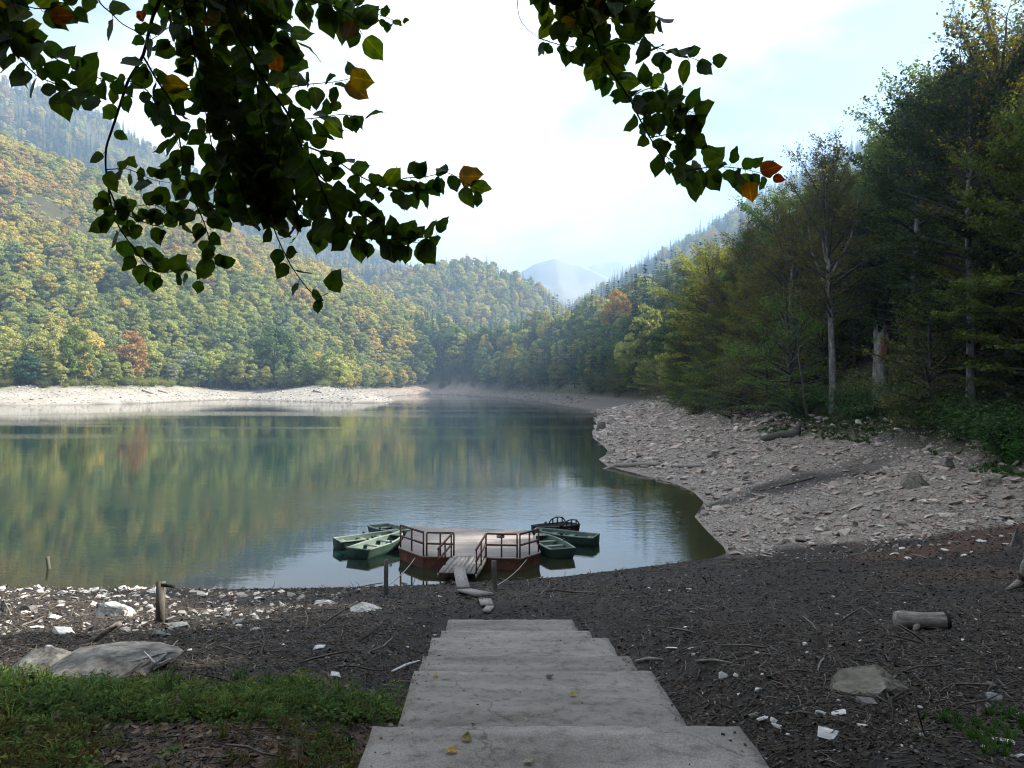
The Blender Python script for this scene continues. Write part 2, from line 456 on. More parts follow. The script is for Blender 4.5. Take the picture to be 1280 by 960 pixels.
# ridges: (u, v, distance, half-width of the slope) along the crest
_T = 20.0            # trees stand on the crest and add to its outline
def ridge(pts, tree=_T):
    return np.array([(*px(u, v, d)[:2], px(u, v, d)[2] - tree, w) for u, v, d, w in pts])
RIDGES = [
    ridge([(-420, 60, 700, 400), (-150, 110, 720, 420), (0, 165, 760, 460), (130, 214, 800, 470), (230, 258, 830, 460), (330, 300, 860, 440), (430, 340, 900, 400), (520, 384, 930, 340), (590, 425, 950, 280), (640, 462, 960, 200)]),
    ridge([(390, 318, 1500, 640), (470, 334, 1420, 560), (520, 330, 1380, 520), (590, 320, 1320, 480), (640, 337, 1300, 420), (690, 366, 1290, 330), (716, 392, 1290, 260), (740, 425, 1290, 180)]),
    ridge([(-300, 30, 1450, 900), (0, 92, 1600, 900), (60, 104, 1640, 900), (130, 140, 1700, 900), (220, 196, 1780, 900), (330, 250, 1850, 900), (440, 300, 1900, 820), (520, 333, 1950, 700), (600, 372, 1980, 520)]),
    ridge([(700, 386, 1650, 360), (760, 352, 1600, 430), (800, 331, 1560, 480), (840, 306, 1520, 540), (880, 284, 1480, 580), (960, 235, 1400, 640), (1080, 170, 1300, 680), (1300, 70, 1200, 700)]),
    ridge([(560, 392, 3900, 1200), (640, 346, 3900, 1500), (668, 329, 3900, 1600), (692, 322, 3900, 1600), (716, 328, 3900, 1500), (746, 340, 3950, 1300), (800, 372, 4000, 1000)], 0),
    ridge([(700, 350, 5300, 1500), (740, 331, 5300, 1700), (772, 325, 5300, 1700), (800, 329, 5300, 1600), (900, 340, 5300, 1500)], 0),
]
STAIR_C = lambda y: 0.55 - 0.032 * y

def bank_edge(x, y, s):
    """metres inside the forest on the right-hand bank (negative: still on the open shore)"""
    lim = np.interp(y, [42, 70], [25.0, -300.0])
    return np.where(x > -125, np.minimum(s - 16.5, x - lim), -50.0)

def height(x, y, fine=True, parts=False):
    x = np.asarray(x, float); y = np.asarray(y, float)
    s = shore_dist(x, y)
    r = np.hypot(x, y)
    h = np.where(s > 0, 0.2038 * np.minimum(s, 36) + 0.07 * np.maximum(s - 36, 0) * S(3000, 1500, r), 0)
    h = np.where(s > 0, h, np.maximum(0.22 * s, -6.0))
    cap = 7.34 + 0.02 * np.maximum(s - 36, 0)
    h = np.where((s > 36) & (y > 150), np.minimum(h, cap + 4), h)
    # the wooded bank on the right
    e = bank_edge(x, y, s)
    right = S(-60, -10, x - np.interp(y, [0, 300, 560, 700], [0, 0, -30, -60]))
    far_ = S(200, 330, y)
    rise = np.where(e > 0, np.minimum(0.42 * e, 14 + 0.27 * np.maximum(e - 33, 0)) * (1 + .3 * far_), 0)
    h = h + np.minimum(rise, np.interp(y, [0, 250, 400, 520, 640, 760], [85, 72, 58, 44, 24, 2])) * right
    gate = S(22, 110, s)
    for k, R in enumerate(RIDGES):
        d, i, t = seg_dist(x, y, R)
        z = R[i, 2] * (1 - t) + R[np.minimum(i + 1, len(R) - 1), 2] * t
        w = R[i, 3] * (1 - t) + R[np.minimum(i + 1, len(R) - 1), 3] * t
        q = np.clip(1 - d / w, 0, 1)
        amp = 1 + (fbm(x / (0.22 * w.mean()) + k * 7, y / (0.22 * w.mean()), 40 + k, 4) - 0.5) * 0.55 * S(0, 0.5, d / w) * q
        h = np.where(s > 22, np.maximum(h, z * (0.8 * q + 0.2 * S(0, 1, q)) * amp * gate), h)
    # unevenness underfoot
    near = S(220, 60, r)
    if fine:
        lump = (fbm(x / 2.3, y / 2.3, 3, 4) - 0.5) * 0.22 + (fbm(x / 9, y / 9, 5, 3) - 0.5) * 0.5
        h = h + lump * near * S(0.0, 6.0, s)
        rub = rubble_mask(x, y, s)
        h = h + rub * near * (fbm(x / 0.8, y / 0.8, 9, 3) - 0.45) * 0.35 * S(0, 2, s)
        # cut under the steps
        c = np.abs(x - STAIR_C(y))
        h = h - 0.42 * S(2.3, 1.45, c) * S(20.5, 17.5, y)
    if parts:
        return h, s, e
    return h

def rubble_mask(x, y, s):
    """pale broken rock along the right-hand shore"""
    b = np.interp(x, [8, 10.5, 15.6, 22, 30], [41, 38.5, 34.6, 32.5, 32])
    w = (fbm(x / 3.5, y / 3.5, 21, 3) - 0.5) * 7
    m = S(-2.4, 2.0, y - b + w) * S(4, 8, x) * S(380, 250, y)
    gx = (y - 51.5) - (x - 14) * 0.42 + (fbm(x / 6, y / 6, 30, 3) - 0.5) * 9      # a dark gully crosses it
    g = S(3.2, 0.8, np.abs(gx) + (fbm(x / 1.6, y / 1.6, 33, 3) - .5) * 3) * S(34, 20, x) * S(9, 12, x)
    return np.clip(m * (1 - 0.9 * g), 0, 1)

def hz(x, y):
    return float(height(np.array([x]), np.array([y]))[0])

def on_ground(uv):
    """where the picture's points (u, v) meet the ground"""
    uv = np.asarray(uv, float)
    D = np.concatenate([np.arange(3.5, 60, 0.12), np.arange(60, 130, 0.5), np.arange(130, 700, 3)])
    X = (uv[:, :1] - 640) / FPX * D[None]; Z = EYE - (uv[:, 1:2] - 480) / FPX * D[None]
    Y = np.broadcast_to(D[None], X.shape)
    H = np.maximum(height(X.ravel(), Y.ravel()).reshape(X.shape), 0.0)
    below = Z < H
    k = np.argmax(below, 1); k = np.where(below.any(1), k, len(D) - 1)
    k1 = np.maximum(k - 1, 0); r = np.arange(len(uv))
    g0 = Z[r, k1] - H[r, k1]; g1 = Z[r, k] - H[r, k]
    t = np.clip(g0 / (g0 - g1 + 1e-9), 0, 1)
    d = D[k1] * (1 - t) + D[k] * t
    x = (uv[:, 0] - 640) / FPX * d
    return np.stack([x, d, height(x, d)], 1)

# the ground: one sheet, finer where one stands, out to beyond the mountains
def build_ground():
    ang = np.concatenate([np.arange(-180, -46, 6.0), np.arange(-46, -38, 1.0), np.arange(-38, 38, 0.17), np.arange(38, 46, 1.0), np.arange(46, 180, 6.0)])
    rad = np.concatenate([[0.6], 2.0 * (9000 / 2.0) ** (np.arange(0, 640) / 639.0)])
    A, R = np.meshgrid(np.radians(ang), rad)
    X = R * np.sin(A); Y = R * np.cos(A)
    na, nr = len(ang), len(rad)
    x = np.append(X.ravel(), 0.0); y = np.append(Y.ravel(), 0.0)
    h, s, e = height(x, y, True, True)
    r = np.hypot(x, y)
    V = np.stack([x, y, h], 1)
    i, j = np.meshgrid(np.arange(nr - 1), np.arange(na), indexing='ij')
    F = np.stack([i * na + j, i * na + (j + 1) % na, (i + 1) * na + (j + 1) % na, (i + 1) * na + j], -1).reshape(-1, 4)
    c = len(x) - 1
    j = np.arange(na)
    F0 = np.stack([np.full(na, c), (j + 1) % na, j], 1)
    # colours of the ground itself
    n1 = fbm(x / 5, y / 5, 61, 4); n2 = fbm(x / 1.2, y / 1.2, 62, 3)
    def C(r_, g_, b_): return np.array((r_, g_, b_))
    col = C(.034, .0285, .025) * (0.75 + 0.5 * n2)[:, None]
    red = (S(0.52, 0.7, fbm(x / 4 + 3, y / 4, 77, 3)) * S(8, 14, x))[:, None]
    col = col * (1 - red) + C(.075, .045, .032) * red
    wet = S(2.5, 0.3, s)[:, None]
    col = col * (1 - 0.25 * wet)
    rub = rubble_mask(x, y, s)[:, None]
    rc = C(.2, .172, .146) * (0.7 + 0.6 * n2)[:, None]
    col = col * (1 - rub) + rc * rub
    damp = S(2.6, .6, s)[:, None]
    far = (S(120, 200, r) * S(42, 30, s))[:, None]
    pale = C(.265, .24, .2) * (0.85 + 0.3 * n1)[:, None]
    mud = S(-115, -75, x)[:, None] * S(420, 460, y)[:, None]
    pale = pale * (1 - mud * 0.75) + C(.2, .15, .115) * mud * 0.75
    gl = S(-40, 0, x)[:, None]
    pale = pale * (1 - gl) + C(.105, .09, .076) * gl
    streak = fbm(x / 14 + 2, s / 2.2, 71, 4)[:, None]; blot = fbm(x / 3.0, y / 3.0, 72, 4)[:, None]
    pale = pale * (0.62 + 0.5 * streak + 0.35 * blot)
    veg = (S(24, 34, s) * S(.45, .62, fbm(x / 9, y / 9, 73, 3)))[:, None]
    pale = pale * (1 - veg) + C(.1, .11, .04) * veg
    pale = pale * (1 - .62 * damp)
    col = col * (1 - far) + pale * far
    wood = np.where(x > -70, S(-1.5, 1.5, e), 0) * S(-30, 0, x + 0 * y)
    wood = np.maximum(wood, S(34, 40, s) * S(120, 220, r)); wood = np.maximum(wood, S(20, 25, s) * S(420, 440, y))[:, None]
    fl = C(.045, .042, .02) * (0.7 + 0.6 * n1)[:, None]
    col = col * (1 - wood) + fl * wood
    mt = S(2600, 3300, r)[:, None]
    n3 = fbm(x / 180, y / 180, 81, 5)
    mc = C(.17, .155, .1) * (0.55 + 0.9 * n3)[:, None] + C(.1, .09, .085) * S(0.55, 0.75, n3)[:, None]
    col = col * (1 - mt) + mc * mt
    # fallen leaves under the tree beside the steps
    lit = (S(9.3, 7.2, y) * S(-0.2, -0.9, x - STAIR_C(y)) * S(0.35, 0.6, fbm(x / 0.7, y / 0.7, 90, 3)))[:, None]
    col = col * (1 - lit) + C(.09, .06, .04) * lit
    zone = np.concatenate([np.clip(col, 0, 1), np.ones((len(x), 1))], 1)
    Fq = np.concatenate([F, np.column_stack([F0, F0[:, 0]])])
    Vt, Ft = fix_tris(V, Fq)
    m, n, l = mat_new('ground')
    out = n.new('ShaderNodeOutputMaterial'); p = n.new('ShaderNodeBsdfPrincipled')
    at = n.new('ShaderNodeAttribute'); at.attribute_name = 'soil'
    tc = n.new('ShaderNodeTexCoord')
    v = n.new('ShaderNodeTexVoronoi'); v.inputs['Scale'].default_value = 14; v.inputs['Randomness'].default_value = 1
    ns = n.new('ShaderNodeTexNoise'); ns.inputs['Scale'].default_value = 26; ns.inputs['Detail'].default_value = 8; ns.inputs['Roughness'].default_value = 0.75
    l.new(tc.outputs['Object'], v.inputs['Vector']); l.new(tc.outputs['Object'], ns.inputs['Vector'])
    hs = n.new('ShaderNodeHueSaturation')
    mr = n.new('ShaderNodeMapRange'); mr.inputs['From Min'].default_value = 0.25; mr.inputs['From Max'].default_value = 0.75; mr.inputs['To Min'].default_value = 0.45; mr.inputs['To Max'].default_value = 1.6
    l.new(ns.outputs['Fac'], mr.inputs['Value'])
    sp = n.new('ShaderNodeSeparateColor'); l.new(v.outputs['Color'], sp.inputs['Color'])
    mv = n.new('ShaderNodeMapRange'); mv.inputs['To Min'].default_value = 0.55; mv.inputs['To Max'].default_value = 1.45
    l.new(sp.outputs['Red'], mv.inputs['Value'])
    mm = n.new('ShaderNodeMath'); mm.operation = 'MULTIPLY'; l.new(mr.outputs[0], mm.inputs[0]); l.new(mv.outputs[0], mm.inputs[1])
    l.new(mm.outputs[0], hs.inputs['Value']); l.new(at.outputs['Color'], hs.inputs['Color'])
    l.new(hs.outputs[0], p.inputs['Base Color'])
    p.inputs['Roughness'].default_value = 0.9; p.inputs['Specular IOR Level'].default_value = 0.15
    ad = n.new('ShaderNodeMath'); ad.operation = 'ADD'; l.new(v.outputs['Distance'], ad.inputs[0]); l.new(ns.outputs['Fac'], ad.inputs[1])
    b = n.new('ShaderNodeBump'); b.inputs['Strength'].default_value = 0.7; b.inputs['Distance'].default_value = 0.04
    l.new(ad.outputs[0], b.inputs['Height']); l.new(b.outputs[0], p.inputs['Normal'])
    l.new(p.outputs[0], out.inputs['Surface'])
    me = mesh_np('ground', Vt, Ft, m, True, attrs={'soil': zone})
    return tag(add('ground', me), kind='structure')
ground = build_ground()

# the lake
def build_water():
    m, n, l = mat_new('lake water')
    out = n.new('ShaderNodeOutputMaterial'); p = n.new('ShaderNodeBsdfPrincipled')
    tc = n.new('ShaderNodeTexCoord')
    def noise(scale, stretch, detail=3):
        mp = n.new('ShaderNodeMapping'); mp.inputs['Scale'].default_value = stretch
        l.new(tc.outputs['Object'], mp.inputs['Vector'])
        k = n.new('ShaderNodeTexNoise'); k.inputs['Scale'].default_value = scale; k.inputs['Detail'].default_value = detail
        l.new(mp.outputs[0], k.inputs['Vector'])
        return k.outputs['Fac']
    at = n.new('ShaderNodeAttribute'); at.attribute_name = 'bed'
    l.new(at.outputs['Color'], p.inputs['Base Color'])
    p.inputs['Roughness'].default_value = 0.03
    p.inputs['IOR'].default_value = 1.333
    # breeze: long patches where the surface is ruffled, calm between
    patch = noise(0.02, (0.35, 1.6, 1), 4)
    mr = n.new('ShaderNodeMapRange'); mr.inputs['From Min'].default_value = 0.5; mr.inputs['From Max'].default_value = 0.64
    l.new(patch, mr.inputs['Value'])
    rip = noise(2.2, (0.55, 1.6, 1), 3)
    swell = noise(0.35, (0.6, 1.5, 1), 2)
    st = n.new('ShaderNodeMapRange'); st.inputs['To Min'].default_value = 0.08; st.inputs['To Max'].default_value = 0.6
    l.new(mr.outputs[0], st.inputs['Value'])
    b1 = n.new('ShaderNodeBump'); b1.inputs['Distance'].default_value = 0.05; b1.inputs['Strength'].default_value = 0.14
    l.new(swell, b1.inputs['Height'])
    b2 = n.new('ShaderNodeBump'); b2.inputs['Distance'].default_value = 0.03
    l.new(rip, b2.inputs['Height']); l.new(st.outputs[0], b2.inputs['Strength']); l.new(b1.outputs[0], b2.inputs['Normal'])
    l.new(b2.outputs[0], p.inputs['Normal'])
    l.new(p.outputs[0], out.inputs['Surface'])
    # a sheet a little larger than the lake: its edge lies under the shore
    ang = np.radians(np.arange(-90, 90.1, 1.0)); rad = 24 * (760 / 24.0) ** (np.arange(0, 160) / 159.0)
    A, R = np.meshgrid(ang, rad)
    x = (R * np.sin(A)).ravel(); y = (R * np.cos(A)).ravel() - 2
    s = shore_dist(x, y)
    na, nr = len(ang), len(rad)
    i, j = np.meshgrid(np.arange(nr - 1), np.arange(na - 1), indexing='ij')
    F = np.stack([i * na + j, i * na + j + 1, (i + 1) * na + j + 1, (i + 1) * na + j], -1).reshape(-1, 4)
    keep = (s[F] < 12).any(1)
    F = F[keep]
    deep = S(0.0, 6.0, -s)[:, None]
    shal = np.array((.022, .022, .01)); dp = np.array((.004, .014, .011))
    col = shal * (1 - deep) + dp * deep
    used, inv = np.unique(F, return_inverse=True)
    V = np.stack([x, y, np.zeros_like(x)], 1)[used]
    zone = np.concatenate([col, np.ones((len(x), 1))], 1)[used]
    me = mesh_np('lake_water', V, inv.reshape(-1, 4), m, True, attrs={'bed': zone})
    return tag(add('lake_water', me), kind='structure')
water = build_water()

# the hazy air over the valley
def build_haze():
    m, n, l = mat_new('valley haze')
    out = n.new('ShaderNodeOutputMaterial'); p = n.new('ShaderNodeVolumePrincipled')
    p.inputs['Color'].default_value = (0.46, 0.69, 1.0, 1)
    p.inputs['Density'].default_value = HAZE
    p.inputs['Anisotropy'].default_value = 0.35
    l.new(p.outputs[0], out.inputs['Volume'])
    V, F = box((0, 0, 0), (1, 1, 1))
    zmax = max(float(np.max(R[:, 2])) for R in RIDGES) * 1.1 + 70
    V = V * np.array((9300, 9300, (zmax + 8) / 2)) + np.array((0, 0, (zmax + 8) / 2 - 8))
    return tag(add('haze', mesh_np('haze', V, F, m)), kind='stuff')
HAZE = 0.0003
haze = build_haze()

# ------------------------------------------------------------------ trees: shapes
def broadleaf(seed, H=24.0, R=6.4, Rz=10.0, zc=0.54, nclump=62, nleaf=44, size=(0.6, 1.1), gap=0.0):
    r = np.random.default_rng(seed)
    C = []; Nn = []; Sz = []; centres = []
    for k in range(nclump):
        v = r.normal(size=3); v /= np.linalg.norm(v)
        q = r.uniform(0.5, 1.0) ** 0.6
        c = np.array((v[0] * R * q, v[1] * R * q, H * zc + v[2] * Rz * q))
        taper = 1.0 - 0.35 * max(0, (c[2] - H * zc) / Rz)
        c[:2] *= taper
        cr = r.uniform(0.9, 1.55) * R / 5.0
        centres.append(c)
        n = int(nleaf * cr ** 2 / 1.5)
        d = r.normal(size=(n, 3)); d[:, 2] = np.abs(d[:, 2]) * 0.9 - 0.35; d /= np.linalg.norm(d, axis=1)[:, None]
        C.append(c + d * cr * r.uniform(0.7, 1.1, (n, 1)) * np.array((1.15, 1.15, 0.8)))
        Nn.append(d + r.normal(size=(n, 3)) * 0.45); Sz.append(r.uniform(*size, n))
    leaves = kites(np.concatenate(C), np.concatenate(Nn), np.concatenate(Sz), 0.75, r)
    wood = []
    lean = r.normal(size=2) * 0.4
    P = np.array([(0, 0, -1.0), (lean[0] * .3, lean[1] * .3, H * .25), (lean[0], lean[1], H * .5), (lean[0] * 1.5, lean[1] * 1.5, H * .8)])
    wood.append(tube(P, [0.42, 0.3, 0.2, 0.05], 6, False))
    for c in centres[::4]:
        b = np.array((lean[0], lean[1], max(H * 0.2, c[2] - r.uniform(3, 6))))
        wood.append(tube(np.array([b, (b + c) / 2 + (0, 0, -0.4), c]), [0.13, 0.09, 0.03], 4, False))
    return leaves, cat(wood)

def conifer(seed, H=27.0, R=4.2, whorls=26, per=10):
    r = np.random.default_rng(seed)
    C = []; Nn = []; Sz = []; T = []
    for k in range(whorls):
        t = (k + r.uniform(-.3, .3)) / whorls
        z = H * (0.1 + 0.9 * t)
        L = R * (1 - t) ** 0.85 + 0.25
        for j in range(per):
            a = 2.4 * k + 2 * np.pi * j / per + r.normal() * 0.2
            Lj = L * r.uniform(0.7, 1.1)
            dr = np.array((math.cos(a), math.sin(a), -0.28))
            m = max(2, int(Lj * 2.0))
            for q in range(m):
                f = (q + 0.6) / m
                p = np.array((0, 0, z)) + dr * Lj * f + (0, 0, 0.25 * f * f) + r.normal(size=3) * 0.12
                C.append(p); T.append(dr + r.normal(size=3) * 0.35); Nn.append(np.array((0, 0, 1)) + dr * 0.5 + r.normal(size=3) * 0.35); Sz.append(r.uniform(0.8, 1.3) * (0.55 + 0.45 * (1 - t)))
    leaves = kites(np.array(C), np.array(Nn), np.array(Sz), 0.55, r, np.array(T))
    wood = tube(np.array([(0, 0, -1), (0, 0, H * .5), (0, 0, H * .9)]), [0.34, 0.19, 0.03], 6, False)
    return leaves, wood

def beech(seed, H=28.0, L0=5.5, first=0.16, nb=62, sub=10, per=15, size=(0.26, 0.46), keep=1.0, lean=0.8, r0=0.42, up=0.25, bare=0.0, profile=None, fork=False):
    """a tall shore tree: stem, spreading limbs, flat sprays of leaves in tiers"""
    r = np.random.default_rng(seed)
    wood = []; C = []; Nn = []; Sz = []; T = []
    lx, ly = r.normal(size=2) * lean
    zz = np.linspace(0, 1, 9)
    wob = np.cumsum(r.normal(size=(9, 2)) * 0.12, 0)
    stem = np.stack([lx * zz ** 1.5 + wob[:, 0] * zz, ly * zz ** 1.5 + wob[:, 1] * zz, -0.8 + (H + 0.8) * zz], 1)
    rad = r0 * (1 - zz) ** 0.75 + 0.03
    rad[0] *= 1.3
    wood.append(tube(stem, rad, 9, False))
    def at(t):
        return np.array([np.interp(t, zz, stem[:, k]) for k in range(3)])
    if fork:
        for q in range(3):
            a = r.uniform(0, 6.28)
            b0 = at(r.uniform(0.35, 0.55)); tip = b0 + np.array((math.cos(a) * 3.2, math.sin(a) * 3.2, H * r.uniform(.3, .42)))
            wood.append(tube(np.array([b0, b0 * .55 + tip * .45 + (math.cos(a) * .8, math.sin(a) * .8, 0), tip]), [r0 * .42, r0 * .25, .03], 6, False))
    for k in range(nb):
        t = first + (0.87 - first) * (k + r.uniform(-.4, .4)) / nb
        t = min(max(t, 0.05), 0.99)
        q_ = min(1, max(0, (t - first) / (1 - first)))
        pr = 0.62 + 0.73 * math.sqrt(max(0.0, 1 - (1.8 * q_ - 0.95) ** 2 / 1.25))
        L = L0 * pr * r.uniform(0.65, 1.15)
        a = 2.4 * k + r.normal() * 0.4
        el = up + 2.1 * max(0, t - 0.45) + r.normal() * 0.14
        d = np.array((math.cos(a) * math.cos(el), math.sin(a) * math.cos(el), math.sin(el)))
        side = np.array((-math.sin(a), math.cos(a), 0))
        b = at(t)
        f = np.linspace(0, 1, 6)
        wig = np.cumsum(r.normal(size=(6, 3)) * 0.09 * L / 5, 0)
        P = b + d * L * f[:, None] + wig * f[:, None] + np.array((0, 0, -0.09 * L)) * (f ** 2)[:, None]
        wood.append(tube(P, (0.03 + 0.016 * L) * (1 - f) ** 0.8 + 0.012, 4, False))
        ns = max(3, int(sub * L / 5))
        for q in range(ns):
            g = r.uniform(0.25, 1.0)
            p0 = np.array([np.interp(g, f, P[:, k2]) for k2 in range(3)])
            sgn = 1 if q % 2 else -1
            sd = d * 0.75 + side * sgn * r.uniform(0.5, 1.1) + np.array((0, 0, r.normal() * 0.12 + 0.05))
            sd /= np.linalg.norm(sd)
            sl = L * r.uniform(0.22, 0.42)
            p1 = p0 + sd * sl * .55 + r.normal(size=3) * .08; p2 = p0 + sd * sl + r.normal(size=3) * .15 + (0, 0, -.06 * sl)
            if q % 2 == 0 or bare > 0:
                wood.append(tube(np.array([p0, p1, p2]), [0.022, 0.016, 0.007], 3, False))
                if bare > 0:
                    for w in range(3):
                        q0 = p1 * (1 - w / 3) + p2 * (w / 3); qd = sd + r.normal(size=3) * .7 + (0, 0, .25)
                        wood.append(tube(np.array([q0, q0 + qd * .45, q0 + qd * .85]), [0.011, 0.008, 0.005], 3, False))
            if r.random() < bare: continue
            n = int(per * sl * r.uniform(0.7, 1.3) * keep / 1.2)
            if n < 1: continue
            h = r.uniform(0.1, 1.05, n)[:, None]
            sp = np.cross(sd, (0, 0, 1)); sp /= np.linalg.norm(sp) + 1e-9
            C.append(p0 + (p2 - p0) * h + sp * r.normal(size=(n, 1)) * 0.3 + r.normal(size=(n, 3)) * np.array((.14, .14, .07 + .34 * max(0, t - .25))))
            Nn.append(np.array((0, 0, 1.0)) + r.normal(size=(n, 3)) * (0.4 + .7 * max(0, t - .2))); T.append(sd + r.normal(size=(n, 3)) * 0.6); Sz.append(r.uniform(*size, n))
    leaves = kites(np.concatenate(C), np.concatenate(Nn), np.concatenate(Sz), 0.62, r, np.concatenate(T))
    return leaves, cat(wood), len(wood[0][1]) + (sum(len(w[1]) for w in wood[1:4]) if fork else 0)

def shrub(seed, R=1.6, H=2.2, n=1900, size=(0.09, 0.2)):
    r = np.random.default_rng(seed)
    C = []; Nn = []; wood = []
    for k in range(16):
        a = r.uniform(0, 6.28); q = r.uniform(0.1, 1) ** 0.6
        tip = np.array((math.cos(a) * R * q, math.sin(a) * R * q, H * r.uniform(0.55, 1.0) * (1.05 - 0.45 * q)))
        mid = tip * np.array((.45, .45, .6)) + r.normal(size=3) * .1
        wood.append(tube(np.array([(0.1 * math.cos(a), 0.1 * math.sin(a), -.2), mid, tip]), [.03, .02, .006], 4, False))
        m = n // 16
        f = r.uniform(0.15, 1.05, m)[:, None]
        p = np.where(f < .5, mid * (f / .5), mid + (tip - mid) * ((f - .5) / .5))
        sc = 0.1 + 0.34 * (1 - np.abs(f - .6))
        C.append(p + r.normal(size=(m, 3)) * sc * np.array((1, 1, .7)) * R / 1.6); Nn.append(r.normal(size=(m, 3)) * .6 + np.array((0, 0, 1.0)) + p * .3)
    C = np.concatenate(C); C[:, 2] = np.maximum(C[:, 2], 0.03)
    return kites(C, np.concatenate(Nn), r.uniform(*size, len(C)), 0.6, r), cat(wood)

class Kind:
    """one kind of tree: its crown and trunk meshes, and both in one mesh for the far woods"""
    def __init__(self, name, shape, leaf, bark):
        (LV, LF), (WV, WF) = shape[:2]
        stem = shape[2] if len(shape) > 2 else len(WF)
        wi = np.where(np.arange(len(WF)) < stem, 0, 1)
        self.crown = mesh_np(name + '_crown', LV, LF, leaf)
        self.trunk = mesh_np(name + '_trunk', WV, WF, [bark, M['limb']], True, wi)
        V, F = cat([(LV, LF), (WV, WF)])
        self.whole = bpy.data.objects.new(name + '_whole', mesh_np(name + '_whole', V, F, [leaf, bark, M['limb']], False, np.r_[np.zeros(len(LF)), 1 + wi]))
        self.h = float(max(LV[:, 2].max(), WV[:, 2].max()))
        self.nf = len(F)

BROAD = [Kind('broadleaf', broadleaf(11), M['leaf'], M['bark']),
         Kind('broadleaf', broadleaf(12, R=7.4, Rz=9.0, zc=0.56), M['leaf'], M['bark']),
         Kind('broadleaf', broadleaf(13, R=5.4, Rz=11.0, zc=0.52, nclump=54), M['leaf'], M['bark']),
         Kind('broadleaf', broadleaf(14, R=6.8, Rz=9.6, zc=0.54, nclump=66), M['leaf'], M['bark'])]
CONI = [Kind('conifer', conifer(21), M['leaf'], M['bark']), Kind('conifer', conifer(22, R=3.5, H=30), M['leaf'], M['bark'])]
BEECH = [Kind('beech', beech(31), M['near_leaf'], M['pale_bark']),
         Kind('beech', beech(32, first=0.1, L0=5.0, nb=64), M['near_leaf'], M['bark']),
         Kind('beech', beech(33, H=26, first=0.06, L0=5.8, nb=62), M['near_leaf'], M['bark']),
         Kind('beech', beech(34, H=24, first=0.08, L0=6.2, nb=56, per=12), M['near_leaf'], M['pale_bark'])]
SPARSE = [Kind('sparse_beech', beech(41, H=27, first=0.34, L0=5.2, nb=50, keep=1.0, size=(0.2, 0.34), bare=0.12, up=0.55, fork=True), M['near_leaf'], M['pale_bark']),
          Kind('sparse_beech', beech(42, H=25, first=0.3, L0=5.6, nb=48, keep=0.85, size=(0.2, 0.34), bare=0.16, up=0.5, fork=True), M['near_leaf'], M['pale_bark'])]
UNDER = [Kind('understorey_beech', beech(51, H=9, first=0.08, L0=4.2, nb=34, sub=9, per=15, size=(0.16, 0.3), r0=0.11, lean=0.6), M['near_leaf'], M['bark']),
         Kind('understorey_beech', beech(52, H=7, first=0.06, L0=3.8, nb=30, sub=9, per=16, size=(0.15, 0.28), r0=0.09, lean=0.8), M['near_leaf'], M['bark'])]
BUSH = [Kind('shrub', shrub(61), M['near_leaf'], M['twig']), Kind('shrub', shrub(62, R=2.1, H=1.7), M['near_leaf'], M['twig']), Kind('shrub', shrub(63, R=1.3, H=2.6), M['near_leaf'], M['twig'])]

def plant(name, kind, loc, rz, scl, tint, label, cat_, group=None, tilt=(0, 0)):
    """one tree or shrub of its own: trunk and crown"""
    t = thing(name, label, cat_, loc, 0, group, scl if not np.isscalar(scl) else (scl,) * 3)
    t.rotation_euler = (tilt[0], tilt[1], rz)
    tr = add('trunk', kind.trunk, t)
    c = add('crown', kind.crown, t)
    c['tint'] = [float(q) for q in tint]
    return t

